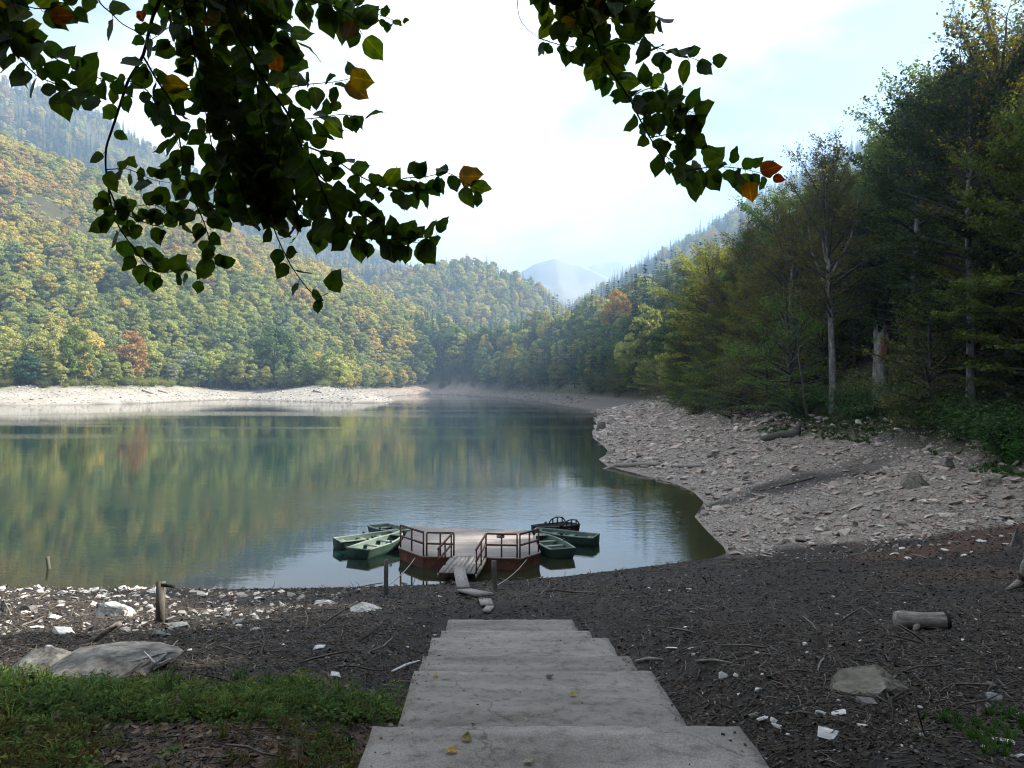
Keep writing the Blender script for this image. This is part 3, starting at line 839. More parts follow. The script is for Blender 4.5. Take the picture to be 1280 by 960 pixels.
def scatter(name, P, rot, scl, tint, idx, protos, label=None, kind='stuff'):
    """uncountable things: one object that sets out copies of a few shapes"""
    P = np.asarray(P, np.float32); n = len(P)
    me = bpy.data.meshes.new(name)
    me.vertices.add(n); me.vertices.foreach_set('co', P.ravel())
    def at(an, typ, data, prop):
        a = me.attributes.new(an, typ, 'POINT'); a.data.foreach_set(prop, np.asarray(data).ravel())
    at('rot', 'FLOAT_VECTOR', np.asarray(rot, np.float32), 'vector')
    at('scl', 'FLOAT_VECTOR', np.asarray(scl, np.float32), 'vector')
    at('tint', 'FLOAT_COLOR', np.concatenate([np.asarray(tint, np.float32), np.ones((n, 1), np.float32)], 1), 'color')
    at('idx', 'INT', np.asarray(idx, np.int32), 'value')
    ob = add(name, me)
    ng = bpy.data.node_groups.new(name, 'GeometryNodeTree')
    ng.interface.new_socket('Geometry', in_out='INPUT', socket_type='NodeSocketGeometry')
    ng.interface.new_socket('Geometry', in_out='OUTPUT', socket_type='NodeSocketGeometry')
    N, L = ng.nodes, ng.links
    gi = N.new('NodeGroupInput'); go = N.new('NodeGroupOutput'); jn = N.new('GeometryNodeJoinGeometry')
    def named(an, typ):
        a = N.new('GeometryNodeInputNamedAttribute'); a.data_type = typ; a.inputs['Name'].default_value = an
        return a.outputs['Attribute']
    ar = named('rot', 'FLOAT_VECTOR'); asc = named('scl', 'FLOAT_VECTOR'); ai = named('idx', 'INT')
    er = N.new('FunctionNodeEulerToRotation'); L.new(ar, er.inputs[0])
    for k, pr in enumerate(protos):
        oi = N.new('GeometryNodeObjectInfo'); oi.inputs['Object'].default_value = pr; oi.inputs['As Instance'].default_value = True
        cp = N.new('FunctionNodeCompare'); cp.data_type = 'INT'; cp.operation = 'EQUAL'
        L.new(ai, cp.inputs[2]); cp.inputs[3].default_value = k
        ip = N.new('GeometryNodeInstanceOnPoints')
        L.new(gi.outputs[0], ip.inputs['Points']); L.new(oi.outputs['Geometry'], ip.inputs['Instance'])
        L.new(cp.outputs['Result'], ip.inputs['Selection']); L.new(er.outputs[0], ip.inputs['Rotation']); L.new(asc, ip.inputs['Scale'])
        L.new(ip.outputs[0], jn.inputs[0])
    L.new(jn.outputs[0], go.inputs[0])
    md = ob.modifiers.new('scatter', 'NODES'); md.node_group = ng
    return tag(ob, label, None, None, kind)

# ------------------------------------------------------------------ trees: where they stand
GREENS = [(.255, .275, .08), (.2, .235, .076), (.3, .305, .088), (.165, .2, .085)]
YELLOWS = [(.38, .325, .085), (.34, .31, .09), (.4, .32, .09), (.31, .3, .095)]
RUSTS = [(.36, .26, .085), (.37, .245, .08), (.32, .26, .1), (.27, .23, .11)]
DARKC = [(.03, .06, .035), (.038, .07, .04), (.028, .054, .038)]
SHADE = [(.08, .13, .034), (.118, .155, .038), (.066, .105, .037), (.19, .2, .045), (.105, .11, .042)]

def grid(x0, x1, y0, y1, sp, rng):
    nx, ny = int((x1 - x0) / sp), int((y1 - y0) / sp)
    X, Y = np.meshgrid(x0 + (np.arange(nx) + .5) * sp, y0 + (np.arange(ny) + .5) * sp)
    X = X + rng.uniform(-.42, .42, X.shape) * sp; Y = Y + rng.uniform(-.42, .42, Y.shape) * sp
    return X.ravel(), Y.ravel()

def forest_points():
    r = np.random.default_rng(99)
    out = []
    for (y0, y1, sp) in ((-50, 240, 6.4), (240, 520, 7.8), (520, 960, 8.8), (960, 1500, 12.5), (1500, 2050, 15.0)):
        xm = y1 * 0.80 + 40
        x, y = grid(-xm, xm, y0, y1, sp, r)
        h, s, e = height(x, y, False, True)
        bank = (x > np.interp(y, [0, 420, 560, 700], [0, -20, -50, -90])) & (y < 900)
        lake_side = (s > np.where(y > 430, 22, 35)) & (np.hypot(x, y) > 180) & (y > 120)
        ok = np.where(bank, (e > 1.5) & (s > 16), lake_side)
        ok &= (np.abs(x) < 0.74 * y + 30) | ((y < 60) & (x > 22) & (x < 75))
        behind = ((y < 8) | ((y < 17) & (x > .75 * y + 9))) & (np.hypot(x, y) > 7.5) & (np.abs(x) < 60) & ((y < -4) | (x < -19) | (x > 13))      # the wood goes on behind; unseen trees on the right added to block sun
        ok |= behind; bank = bank | behind
        ok &= ~((x > -6) & (y < 200) & (e > 75))
        # the open flat with a little grass on the spit
        ok &= ~((x > -150) & (x < -40) & (y > 300) & (y < 392) & (s < 42))
        pu = 640 + x / np.maximum(y, 1) * FPX                                  # an opening round the pale beech and the snag
        ok &= ~((pu > 975) & (pu < 1250) & (y > 40) & (y < np.interp(pu, [975, 1130, 1250], [88, 86, 62])))
        x, y, h, s, e, bank = x[ok], y[ok], h[ok], s[ok], e[ok], bank[ok]
        out.append(np.stack([x, y, h, s, e, bank.astype(float), np.full(len(x), sp)], 1))
    x, y = grid(12, 70, -12, 44, 5.2, r)                                       # extra unseen trees right of the view, added to keep sun off the steps
    ok = (x > .72 * y + 11) & (np.hypot(x, y) > 12)
    x, y = x[ok], y[ok]; h, s, e = height(x, y, False, True)
    out.append(np.stack([x, y, h, s, e, np.ones(len(x)), np.full(len(x), 5.2)], 1))
    return np.concatenate(out)
FP = forest_points()
rf = np.random.default_rng(5)
fx, fy, fh, fs, fe, fb, fsp = FP.T
fu = 640 + fx / np.maximum(fy, 1) * FPX
nf = len(FP)
dist = np.hypot(fx, fy)
# kinds: 0-3 broadleaf, 4-5 conifer, 6-9 beech (near bank), 10-11 sparse
n_a = fbm(fx / 120, fy / 120, 201, 3); n_b = fbm(fx / 60 + 9, fy / 60, 202, 3); rr = rf.random(nf)
coni_p = np.where(fb > 0, np.clip((dist - 170) / 160, 0, 1) * 0.55, 0.06)
coni_p = np.where((fy > 1150) & (fx < 0.09 * fy) & (fh > 110), 0.75 * S(0.42, 0.6, n_a) + 0.25, coni_p)
coni_p = np.where((fy > 1200) & (fx >= 0.06 * fy), 0.85, coni_p)
coni_p = np.where((fy > 1400), 0.75, coni_p)
is_con = rf.random(nf) < coni_p
knd = rf.integers(0, 4, nf)
knd = np.where(is_con, 4 + rf.integers(0, 2, nf), knd)
near_bank = (fb > 0) & (dist < 190)
knd = np.where(near_bank, 6 + rf.integers(0, 4, nf), knd)
knd = np.where(near_bank & (rf.random(nf) < 0.12), 10 + rf.integers(0, 2, nf), knd)
tint = np.zeros((nf, 3)); tcls = np.zeros(nf, int)
warm = np.where(fb > 0, 0.22, 0.22 + 0.3 * S(20, 130, fh)) + (n_b - .5) * 0.9 + (n_a - .5) * 0.5
for i in range(nf):
    q = rr[i]
    if knd[i] in (4, 5):
        c = DARKC[i % 3]; k = 3
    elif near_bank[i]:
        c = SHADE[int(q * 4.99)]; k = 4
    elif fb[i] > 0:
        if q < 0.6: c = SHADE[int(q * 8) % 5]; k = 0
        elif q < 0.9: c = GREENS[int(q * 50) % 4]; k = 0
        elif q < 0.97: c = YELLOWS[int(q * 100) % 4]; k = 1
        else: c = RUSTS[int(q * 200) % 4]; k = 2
    else:
        w = warm[i] + (q - .5) * 0.7
        if w < 0.38: c = GREENS[int(q * 40) % 4]; k = 0
        elif w < 0.68: c = YELLOWS[int(q * 40) % 4]; k = 1
        else: c = RUSTS[int(q * 40) % 4]; k = 2
    v = rf.uniform(0.8, 1.2)
    tint[i] = np.array(c) * v; tcls[i] = k
scl = (rf.uniform(0.62, 1.05, nf) + .35 * rf.random(nf) ** 4) * np.where(fb > 0, 1.0, .87) * np.where(fsp > 11, 1.15, 1.0)
scl = np.where(fs < 45, scl * 0.82, scl)
scl = np.where((fb > 0) & (fy > 420), scl * 1.05, scl)
scl = np.where((fb > 0) & near_bank, scl * 0.92, scl)
rotz = rf.uniform(0, 6.28, nf)
KINDS_ = [k.whole for k in BROAD + CONI + BEECH + SPARSE]
ALLK = BROAD + CONI + BEECH + SPARSE

# the ones that show largest stand as trees of their own
inframe = (fu > -40) & (fu < 1320) & (fy > 20)
vis = np.where(inframe, 1.0, 0.0) / dist
vis = np.where(fb > 0, np.where(fe < 14, vis * 0.8, vis * 0.15), np.where(fs < 60, vis * 1.4, vis))
order = np.argsort(-vis)
nb_c = 0; solo = []
cap = {'broad': 290, 'con': 60}
cnt = {'broad': 0, 'con': 0}
for i in order:
    if vis[i] <= 0: break
    c = 'con' if knd[i] in (4, 5) else 'broad'
    if cnt[c] < cap[c]:
        cnt[c] += 1; solo.append(i)
    if cnt['broad'] >= cap['broad'] and (cnt['con'] >= cap['con'] or vis[i] < 1 / 620): break
solo = np.array(solo)
def tree_label(i):
    """what sets a tree apart: its kind and colour, its row, and what it stands beside"""
    k = tcls[i]; u = fu[i]
    if knd[i] in (4, 5):
        if fb[i] > 0:
            w = 'beyond the orange maple' if u < 770 else ('between the orange maple and the stony tongue' if u < 880 else 'among the beeches above the rubble')
            return 'dark conifer in the shaded bank forest ' + w, 'conifers of the shaded bank'
        w = 'left of the rust-red tree' if u < 165 else ('between the rust-red tree and the shelter' if u < 346 else 'right of the shelter')
        return 'dark conifer among sunlit trees across the lake, ' + w, 'conifers across the lake'
    if fb[i] > 0:
        c = 'yellow-green' if tint[i][0] > .08 else 'dark green'
        if tcls[i] == 2: c = 'rusty'
        if near_bank[i]:
            w = 'at the picture edge behind the large shrub' if u > 1200 else ('behind the snag and pale beech' if u > 1000 else ('over the stony tongue' if u > 840 else 'past the stony tongue'))
            return c + ' beech in the shaded bank forest ' + w, 'beeches of the shaded bank'
        w = 'right of the orange maple' if u > 775 else ('left of the orange maple' if u > 650 else 'near the far end of the lake')
        return c + ' broadleaf tree in the shaded bank forest ' + w, 'far trees of the shaded bank'
    c = {0: 'green', 1: 'yellowing', 2: 'rusty brown'}[k]
    row = 'front-row' if fs[i] < 50 else ('second-row' if fs[i] < 75 else 'hillside')
    w = 'left of the rust-red tree' if u < 165 else ('between the rust-red tree and the shelter' if u < 346 else ('right of the shelter' if u < 500 else 'behind the round willow'))
    return c + ' ' + row + ' broadleaf tree across the lake, ' + w, c + ' trees across the lake'
for i in solo:
    lb, gr = tree_label(i)
    nm = 'conifer_tree' if knd[i] in (4, 5) else ('beech_tree' if knd[i] >= 6 else 'broadleaf_tree')
    sc_ = (scl[i] * rf.uniform(.9, 1.1), scl[i] * rf.uniform(.9, 1.1), scl[i])
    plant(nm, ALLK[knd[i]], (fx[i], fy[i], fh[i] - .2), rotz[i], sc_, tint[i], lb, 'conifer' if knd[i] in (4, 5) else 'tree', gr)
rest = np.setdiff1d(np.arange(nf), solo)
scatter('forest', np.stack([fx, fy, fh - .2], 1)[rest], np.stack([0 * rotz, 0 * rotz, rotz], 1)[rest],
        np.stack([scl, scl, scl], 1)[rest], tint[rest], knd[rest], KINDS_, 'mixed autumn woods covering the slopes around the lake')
print('trees', nf, 'solo', len(solo), [k.nf for k in ALLK])

# young trees and bushes filling the edge of the wood on the right
ux, uy = grid(-20, 80, 30, 330, 4.2, rf)
uh, us, ue = height(ux, uy, False, True)
ok = (ue > 0.3) & (ue < 16) & (us > 15.5) & (np.abs(ux) < 0.72 * uy + 6) & (rf.random(len(ux)) < 0.82) & ~((640 + ux / uy * FPX > 995) & (640 + ux / uy * FPX < 1150) & (uy < 84)) & ~((640 + ux / uy * FPX > 1189) & (uy < 56))
ux, uy, uh, ue = ux[ok], uy[ok], uh[ok], ue[ok]
nu = len(ux)
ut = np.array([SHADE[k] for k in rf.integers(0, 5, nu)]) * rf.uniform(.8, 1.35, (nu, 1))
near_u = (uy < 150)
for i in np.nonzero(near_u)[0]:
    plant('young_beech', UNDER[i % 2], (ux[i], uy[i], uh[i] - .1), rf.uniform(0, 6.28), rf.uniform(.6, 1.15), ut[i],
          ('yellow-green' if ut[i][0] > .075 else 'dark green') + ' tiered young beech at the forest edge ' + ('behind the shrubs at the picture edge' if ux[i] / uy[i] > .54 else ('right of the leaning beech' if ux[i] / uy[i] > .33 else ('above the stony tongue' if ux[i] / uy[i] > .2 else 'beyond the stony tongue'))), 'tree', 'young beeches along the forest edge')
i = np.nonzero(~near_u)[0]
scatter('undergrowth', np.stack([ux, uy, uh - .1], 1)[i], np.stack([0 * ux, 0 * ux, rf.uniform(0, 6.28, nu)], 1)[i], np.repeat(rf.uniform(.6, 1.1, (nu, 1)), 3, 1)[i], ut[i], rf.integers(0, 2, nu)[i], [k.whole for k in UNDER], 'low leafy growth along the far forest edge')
bx = rf.uniform(-330, 0, 2600); by = rf.uniform(290, 620, 2600)
bh, bs, be = height(bx, by, False, True)
ok = (bs > 31) & (bs < 46) & (np.abs(bx) < .72 * by)
bx, by, bh = bx[ok], by[ok], bh[ok]; nb_ = len(bx)
scatter('shrubbery', np.stack([bx, by, bh - .2], 1), np.stack([0 * bx, 0 * bx, rf.uniform(0, 6.28, nb_)], 1), np.repeat(rf.uniform(.9, 2.6, (nb_, 1)), 3, 1),
        np.array([GREENS[k] for k in rf.integers(0, 4, nb_)]) * rf.uniform(.6, 1.1, (nb_, 1)), rf.integers(0, 3, nb_), [k.whole for k in BUSH], 'low bushes along the foot of the sunlit forest across the lake')
print('under', nu, near_u.sum(), nb_)

# ------------------------------------------------------------------ the shaded-bank trees one can tell apart
def at_dist(u, d):
    x = (u - 640) / FPX * d
    return (x, d, hz(x, d) - .25)
def named_tree(name, kind, u, d, top_v, tint, label, rz=0.0, tilt=(0, 0), wide=1.0, cat_='tree'):
    while u < 700 and shore_dist(np.array([(u - 640) / FPX * d]), np.array([d * 1.0]))[0] < (36 if u < 480 else 20): d += 3      # behind the open shore
    p = at_dist(u, d)
    H = EYE - (top_v - 480) / FPX * d - p[2]
    k = H / kind.h
    return plant(name, kind, p, rz, (k * wide, k * wide, k), tint, label, cat_, None, tilt)
named_tree('beech_tree', SPARSE[0], 1042, 76, 150, (.12, .12, .035), 'tall pale-trunked beech with thin grey-green crown above the broken snag', 0.4, wide=0.95)
named_tree('beech_tree', SPARSE[1], 985, 92, 232, (.15, .13, .03), 'leaning sparse beech with yellowing crown beside the driftwood log', 1.2, (0.0, -0.1))
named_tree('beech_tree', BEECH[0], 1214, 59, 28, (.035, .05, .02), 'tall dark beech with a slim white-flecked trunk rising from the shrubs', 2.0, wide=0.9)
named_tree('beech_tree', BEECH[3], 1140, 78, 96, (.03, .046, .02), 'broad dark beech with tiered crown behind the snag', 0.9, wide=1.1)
named_tree('beech_tree', SPARSE[1], 1262, 60, -60, (.17, .15, .03), 'thick-trunked beech with yellow top at the picture edge', 3.0)
named_tree('beech_tree', SPARSE[0], 930, 120, 262, (.13, .12, .035), 'open-crowned beech with yellowish leaves beyond the leaning one', 2.5, wide=1.1)
named_tree('beech_tree', BEECH[2], 890, 150, 300, (.1, .09, .03), 'olive beech with a rounded top standing over the stony tongue', 0.2)
named_tree('broadleaf_tree', BROAD[1], 772, 365, 360, (.32, .2, .05), 'bright orange maple rising above the dark bank forest', 0.5, wide=0.62)
named_tree('conifer_tree', CONI[0], 806, 275, 330, (.022, .042, .03), 'tallest dark fir beside the orange maple', 0.5, wide=1.0, cat_='conifer')
named_tree('conifer_tree', CONI[1], 795, 285, 342, (.022, .04, .03), 'slim dark fir between the orange maple and the tallest fir', 1.5, cat_='conifer')
named_tree('broadleaf_tree', BROAD[2], 640, 440, 428, (.22, .2, .03), 'yellow-green tree among the dark conifers of the far bank', 0.5)
named_tree('broadleaf_tree', BROAD[0], 165, 338, 412, (.3, .175, .075), 'rust-red tree with bare lower boughs on the sunlit shore', 0.5, wide=0.9)
named_tree('broadleaf_tree', BROAD[3], 345, 392, 404, (.085, .13, .045), 'large fresh green tree behind the small shelter', 1.5, wide=1.1)
named_tree('broadleaf_tree', BROAD[1], 95, 336, 405, (.13, .17, .04), 'bright lime-green tree near the left end of the pale shore', 2.5, wide=0.7)
named_tree('broadleaf_tree', BROAD[2], 436, 430, 424, (.19, .2, .04), 'slender yellow-lime tree at the end of the sunlit shore', 0.3, wide=0.9)
for k, (u, d, tv, w, c, lb) in enumerate([
        (235, 352, 438, 1.0, (.24, .26, .19), 'silvery grey-green willow bush standing at the sunlit shore edge'),
        (212, 350, 452, 1.0, (.2, .21, .13), 'low olive-grey willow left of the silvery one'),
        (502, 500, 470, 1.9, (.2, .22, .13), 'round pale willow bush alone at the lake\'s far end'),
        (35, 330, 440, 1.2, (.05, .1, .06), 'low bluish-green tree hanging over the pale shore')]):
    named_tree('willow_bush', BROAD[k % 4], u, d, tv, c, lb, k, wide=w, cat_='bush')

# bare twiggy dead tree leaning out of the wood
def dead_tree(name, u, d, top_u, top_v, r0, label, seed):
    r = np.random.default_rng(seed)
    p = np.array(at_dist(u, d)); tip = px(top_u, top_v, d - 1.0)
    t = thing(name, label, 'dead tree', p)
    f = np.linspace(0, 1, 8)[:, None]
    P = (tip - p) * f + np.cumsum(r.normal(size=(8, 3)) * .09, 0) * f
    add('trunk', tube_mesh('dead_trunk', P, r0 * (1 - f[:, 0] * .8), M['bark'], 8), t)
    for k in range(13):
        g = r.uniform(.3, 1); b = np.array([np.interp(g, f[:, 0], P[:, q]) for q in range(3)])
        a = r.uniform(0, 6.28); L = r.uniform(1.0, 2.6)
        dv = np.array((math.cos(a), math.sin(a) * .6, r.uniform(.05, .5)))
        W = [tube(np.array([b, b + dv * L * .5 + r.normal(size=3) * .15, b + dv * L + (0, 0, -.2)]), [.05, .03, .01], 5, False)]
        for q in range(7):
            b2 = b + dv * L * r.uniform(.3, 1); d2 = dv * .5 + r.normal(size=3) * .6
            W.append(tube(np.array([b2, b2 + d2 * .6 + r.normal(size=3) * .08, b2 + d2 * 1.2]), [.018, .012, .005], 3, False))
        V, F = cat(W); add('branch', mesh_np('dead_branch', V, F, M['limb'], True), t)
    return t
dead_tree('dead_tree', 1010, 78, 990, 415, .2, 'small bare dead tree with twiggy branches left of the pale beech', 3)
dead_tree('dead_tree', 1218, 58, 1216, 300, .14, 'slim bare pole-like trunk with white flecks among the shrubs', 8)

# the broken snag
def snag():
    p = np.array(at_dist(1101, 73.5)); H = EYE - (412 - 480) / FPX * 73.5 - p[2]
    t = thing('tree_snag', 'broken-off grey tree snag with splintered top and rotten orange wood', 'dead tree', p)
    n = 18; zz = np.linspace(-.4, H, 14)
    r = np.random.default_rng(4)
    V = []
    jag = r.uniform(-1.0, .5, n)
    for k, z in enumerate(zz):
        for j in range(n):
            a = 2 * math.pi * j / n
            rad = (0.62 + .25 * math.exp(-z / 1.2) - .012 * z) * (1 + .12 * math.sin(3 * a + .5) + .05 * r.normal())
            z2 = z + (jag[j] * (k / 13.0) ** 6 if k > 8 else 0)
            V.append((rad * math.cos(a), rad * math.sin(a), z2))
    F = [(k * n + j, k * n + (j + 1) % n, (k + 1) * n + (j + 1) % n, (k + 1) * n + j) for k in range(13) for j in range(n)]
    add('trunk', mesh_np('snag_trunk', V, F, M['pale_bark'], False), t)
    V2 = [(x * .96, y * .96, z) for x, y, z in V]
    Fi = [f[::-1] for f in F[-6 * n:]]
    add('rotten_core', mesh_np('snag_core', V2, Fi, M['rotwood']), t)
    W = []
    for k in range(8):
        a = -2.0 + .16 * k; z0 = H * .48 + r.uniform(0, .5); L = r.uniform(1.2, 2.6)
        W.append(bar((.68 * math.cos(a), .68 * math.sin(a), z0), (.66 * math.cos(a + .04), .66 * math.sin(a + .04), z0 + L), .13, .06, (math.cos(a), math.sin(a), 0)))
    V, F = cat(W); add('exposed_wood', mesh_np('snag_wood', V, F, M['rotwood']), t)
snag()

# shrubs along the top of the stony bank
SH = [(1000, 520, 1.1, 0, (.05, .085, .03)), (1050, 525, 1.3, 1, (.05, .09, .03)), (1078, 508, 1.1, 0, (.14, .16, .05)), (1085, 535, 1.2, 1, (.045, .085, .03)), (1125, 505, 1.2, 2, (.12, .14, .045)), (1120, 530, 1.0, 1, (.04, .08, .026)),
      (1150, 520, 1.3, 0, (.06, .09, .025)), (1175, 500, 1.5, 1, (.06, .075, .03)), (1180, 540, 1.0, 1, (.045, .07, .022)), (1205, 520, 1.4, 0, (.04, .08, .026)), (1225, 548, 1.1, 1, (.045, .07, .025)), (1240, 500, 1.3, 2, (.035, .06, .024)),
      (1262, 470, 1.5, 0, (.04, .07, .024)), (1275, 520, 1.3, 1, (.03, .055, .024)), (1260, 560, 1.0, 1, (.035, .085, .022)), (1278, 570, .9, 1, (.04, .095, .024)), (985, 528, .8, 1, (.05, .08, .03)), (1030, 545, .55, 1, (.05, .1, .03)), (1065, 550, .5, 1, (.05, .1, .03)),
      (900, 512, 1.0, 1, (.045, .075, .026)), (935, 518, .9, 1, (.045, .08, .026)), (870, 505, 1.1, 0, (.04, .06, .024))]
SLAB = {2: 'pale yellowish-green shrub at the foot of the snag', 4: 'pale shrub right of the snag with light leaf tips', 12: 'large bright green shrub overhanging at the picture edge', 15: 'low grassy green shrub above the stones at the picture edge', 0: 'dark green shrub at the foot of the bare dead tree'}
for k, (u, v, sc_, kd, c) in enumerate(SH):
    d = np.interp(u, [870, 1000, 1100, 1280], [124, 79, 69.5, 44]) + (k % 3) * 1.5
    x = (u - 640) / FPX * d
    plant('shrub', BUSH[kd], (x, d, hz(x, d) - .1), k * 1.7, sc_ * np.interp(d, [47, 84, 128], [1.1, 1.3, 1.8]), np.array(c) * 1.35,
          SLAB.get(k, ('dark' if c[1] < .082 else 'fresh') + ' green shrub on the stony bank, ' + ('over the stony tongue' if u < 950 else ('beside the dark driftwood log' if u < 1045 else ('below the snag' if u < 1135 else ('between the snag and the slim pole trunk' if u < 1215 else 'right of the slim pole trunk'))))), 'shrub', None if k in SLAB else 'shrubs on the stony bank')

# ------------------------------------------------------------------ concrete steps
STEPS = [(-3.0, 0.6, 6.42, 6.40), (0.6, 3.3, 5.92, 5.90), (3.3, 6.3, 5.33, 5.32), (6.3, 9.5, 4.74, 4.61), (9.5, 11.1, 4.28, 4.24), (11.1, 13.1, 3.95, 3.86), (13.1, 15.2, 3.42, 3.33), (15.2, 18.5, 2.87, 2.57)]
steps = thing('concrete_steps', 'broad flight of worn concrete steps leading down to the shore', 'steps', (0.2, 9, 2.5))
def slab(k, y0, y1, z0, z1):
    r = np.random.default_rng(300 + k)
    nx, ny = 26, 14
    w = 1.43 + r.uniform(-.03, .03)
    Vt = []
    for j in range(ny + 1):
        for i in range(nx + 1):
            fx_, fy_ = i / nx, j / ny
            y = y0 - (.1 if k else 0) + (y1 - y0 + (.1 if k else 0)) * fy_
            x = STAIR_C(y) + (fx_ * 2 - 1) * w
            edge = (i in (0, nx)) or (j == ny)
            if i in (0, nx): x += r.normal() * .004 - (sg_ := (1 if i else -1)) * max(0, r.normal() - 1.2) * .02
            if j == ny: y += r.normal() * .003 - max(0, r.normal() - 1.3) * .02
            z = z0 + (z1 - z0) * fy_ + (float(fbm(x * 1.3, y * 1.3, 7 + k, 2)) - .5) * .01 - (.012 if edge else 0) - (abs(r.normal()) * .006 if edge else 0)
            Vt.append((x, y, z))
    n0 = len(Vt)
    Vb = [(x, y, z0 - .75) for x, y, z in Vt]
    F = [(j * (nx + 1) + i, j * (nx + 1) + i + 1, (j + 1) * (nx + 1) + i + 1, (j + 1) * (nx + 1) + i) for j in range(ny) for i in range(nx)]
    def wall(seq):
        for a, b in zip(seq[:-1], seq[1:]): F.append((a, a + n0, b + n0, b))
    wall([j * (nx + 1) for j in range(ny, -1, -1)][::-1]); wall([j * (nx + 1) + nx for j in range(ny + 1)][::-1])
    wall([ny * (nx + 1) + i for i in range(nx + 1)]); wall([i for i in range(nx + 1)][::-1])
    V = np.array(Vt + Vb) - np.array((0.2, 9, 2.5))
    me = mesh_np('slab', V, F, M['concrete'], False)
    bm = bmesh.new(); bm.from_mesh(me); bmesh.ops.recalc_face_normals(bm, faces=bm.faces); bm.to_mesh(me); bm.free()
    return add('slab', me, steps)
for k, a in enumerate(STEPS): slab(k, *a)
def iron_loop(p, label, rz):
    f = np.linspace(0, math.pi, 9)
    P = np.stack([.05 * np.cos(f), 0 * f, .07 * np.sin(f)], 1)
    o = add('iron_hook', tube_mesh('iron_hook', P, np.full(9, .008), M['iron'], 5), None, p, (0, 0, rz))
    tag(o, label, 'hook')
for k, (u, v, d, lb) in enumerate([(466, 905, 6.33, 'rusty iron loop at the left edge of the nearest step'), (934, 912, 6.35, 'bent iron rod end at the right edge of the nearest step')]):
    q = px(u, v, d); iron_loop((q[0], q[1], hz(q[0], q[1]) + .03), lb, .5 + k)

# ------------------------------------------------------------------ floating dock
DZ = 0.55
_dk = [(498, 684), (528, 695), (652, 697.5), (676, 690), (664, 663), (513, 657.5)]
DK = np.array([((u - 640) / FPX * (EYE - DZ) * FPX / (v - 480), (EYE - DZ) * FPX / (v - 480)) for u, v in _dk])
dock = thing('floating_dock', 'floating wooden dock with brown railings and rusty sides by the shore', 'dock', (-2, 38, 0))
DO = np.array((-2.0, 38.0, 0.0))
def dpart(name, VF, mat, parent=None, smooth=False):
    V, F = VF
    return add(name, mesh_np(name, V - DO, F, mat, smooth), parent or dock)
def poly_prism(P, z0, z1):
    n = len(P)
    V = [(x, y, z0) for x, y in P] + [(x, y, z1) for x, y in P]
    F = [(i, (i + 1) % n, n + (i + 1) % n, n + i) for i in range(n)]
    return np.array(V), F
def prism_obj(name, P, z0, z1, mat, parent):
    n = len(P)
    V = [(x - DO[0], y - DO[1], z0) for x, y in P] + [(x - DO[0], y - DO[1], z1) for x, y in P]
    me = bpy.data.meshes.new(name)
    me.from_pydata(V, [], [(i, (i + 1) % n, n + (i + 1) % n, n + i) for i in range(n)] + [tuple(range(n))[::-1], tuple(range(n, 2 * n))])
    me.materials.append(mat)
    return add(name, me, parent)
cen = DK.mean(0)
prism_obj('pontoon', cen + (DK - cen) * .985, -.25, .40, M['rust'], dock)
prism_obj('deck_frame', cen + (DK - cen) * .995, .402, .485, M['rust'], dock)
# deck boards run across; each is clipped to the deck outline
def clip_x(y):
    xs = []
    for i in range(len(DK)):
        a, b = DK[i], DK[(i + 1) % len(DK)]
        if (a[1] > y) != (b[1] > y): xs.append(a[0] + (y - a[1]) / (b[1] - a[1]) * (b[0] - a[0]))
    return (min(xs), max(xs)) if len(xs) > 1 else None
B = []
y = DK[:, 1].min() + .03
while y < DK[:, 1].max() - .1:
    c0, c1 = clip_x(y), clip_x(y + .135)
    if c0 and c1:
        z = DZ + random.uniform(-.004, .004)
        V = np.array([(c0[0], y, z - .06), (c0[1], y, z - .06), (c1[1], y + .135, z - .06), (c1[0], y + .135, z - .06), (c0[0], y, z), (c0[1], y, z), (c1[1], y + .135, z), (c1[0], y + .135, z)])
        B.append((V, np.array([(3, 2, 1, 0), (4, 5, 6, 7), (0, 1, 5, 4), (1, 2, 6, 5), (2, 3, 7, 6), (3, 0, 4, 7)])))
    y += .15
tag(dpart('deck_boards', cat(B), M['deck']), kind='stuff')
def on_deck(u, v): d = (EYE - DZ) * FPX / (v - 480); return np.array(((u - 640) / FPX * d, d, DZ))
def inset(p, k=.97): return np.array((cen[0] + (p[0] - cen[0]) * k, cen[1] + (p[1] - cen[1]) * k, DZ))
gw = .65
ga, gb = on_deck(567, 696.3), on_deck(607.5, 697)          # gap for the gangway
c0, c1, c2, c3 = [inset(np.append(DK[i], 0)) for i in (0, 1, 2, 3)]
c0b = c0 + (inset(np.append(DK[5], 0)) - c0) * .03
ga = np.array((ga[0], np.interp(ga[0], [c1[0], c2[0]], [c1[1], c2[1]]), DZ)); gb = np.array((gb[0], np.interp(gb[0], [c1[0], c2[0]], [c1[1], c2[1]]), DZ))
UPV = np.array((0, 0, 1.0))
def run(a, b, n, skip_last=False):
    for z in (1.0, .52):
        dpart('rail', bar(a + UPV * z, b + UPV * z, .075, .07), M['rail'])
    for k in range(n):
        p = a + (b - a) * (k / (n - 1))
        if skip_last and k == n - 1: continue
        dpart('post', bar(p - UPV * .12, p + UPV * .97, .07, .07), M['rail'])
run(c0, c1 + (c1 - c0) * -.02, 3); run(c1 + np.array((.12, 0, 0)), ga, 3); run(gb, c2 - np.array((.12, 0, 0)), 3); run(c2, c3, 3)
# small notice plate on the front rail
V, F = box(gb + np.array((.62, -.06, .93)), (.17, .012, .11)); dpart('notice_plate', (V, F), M['roof'])

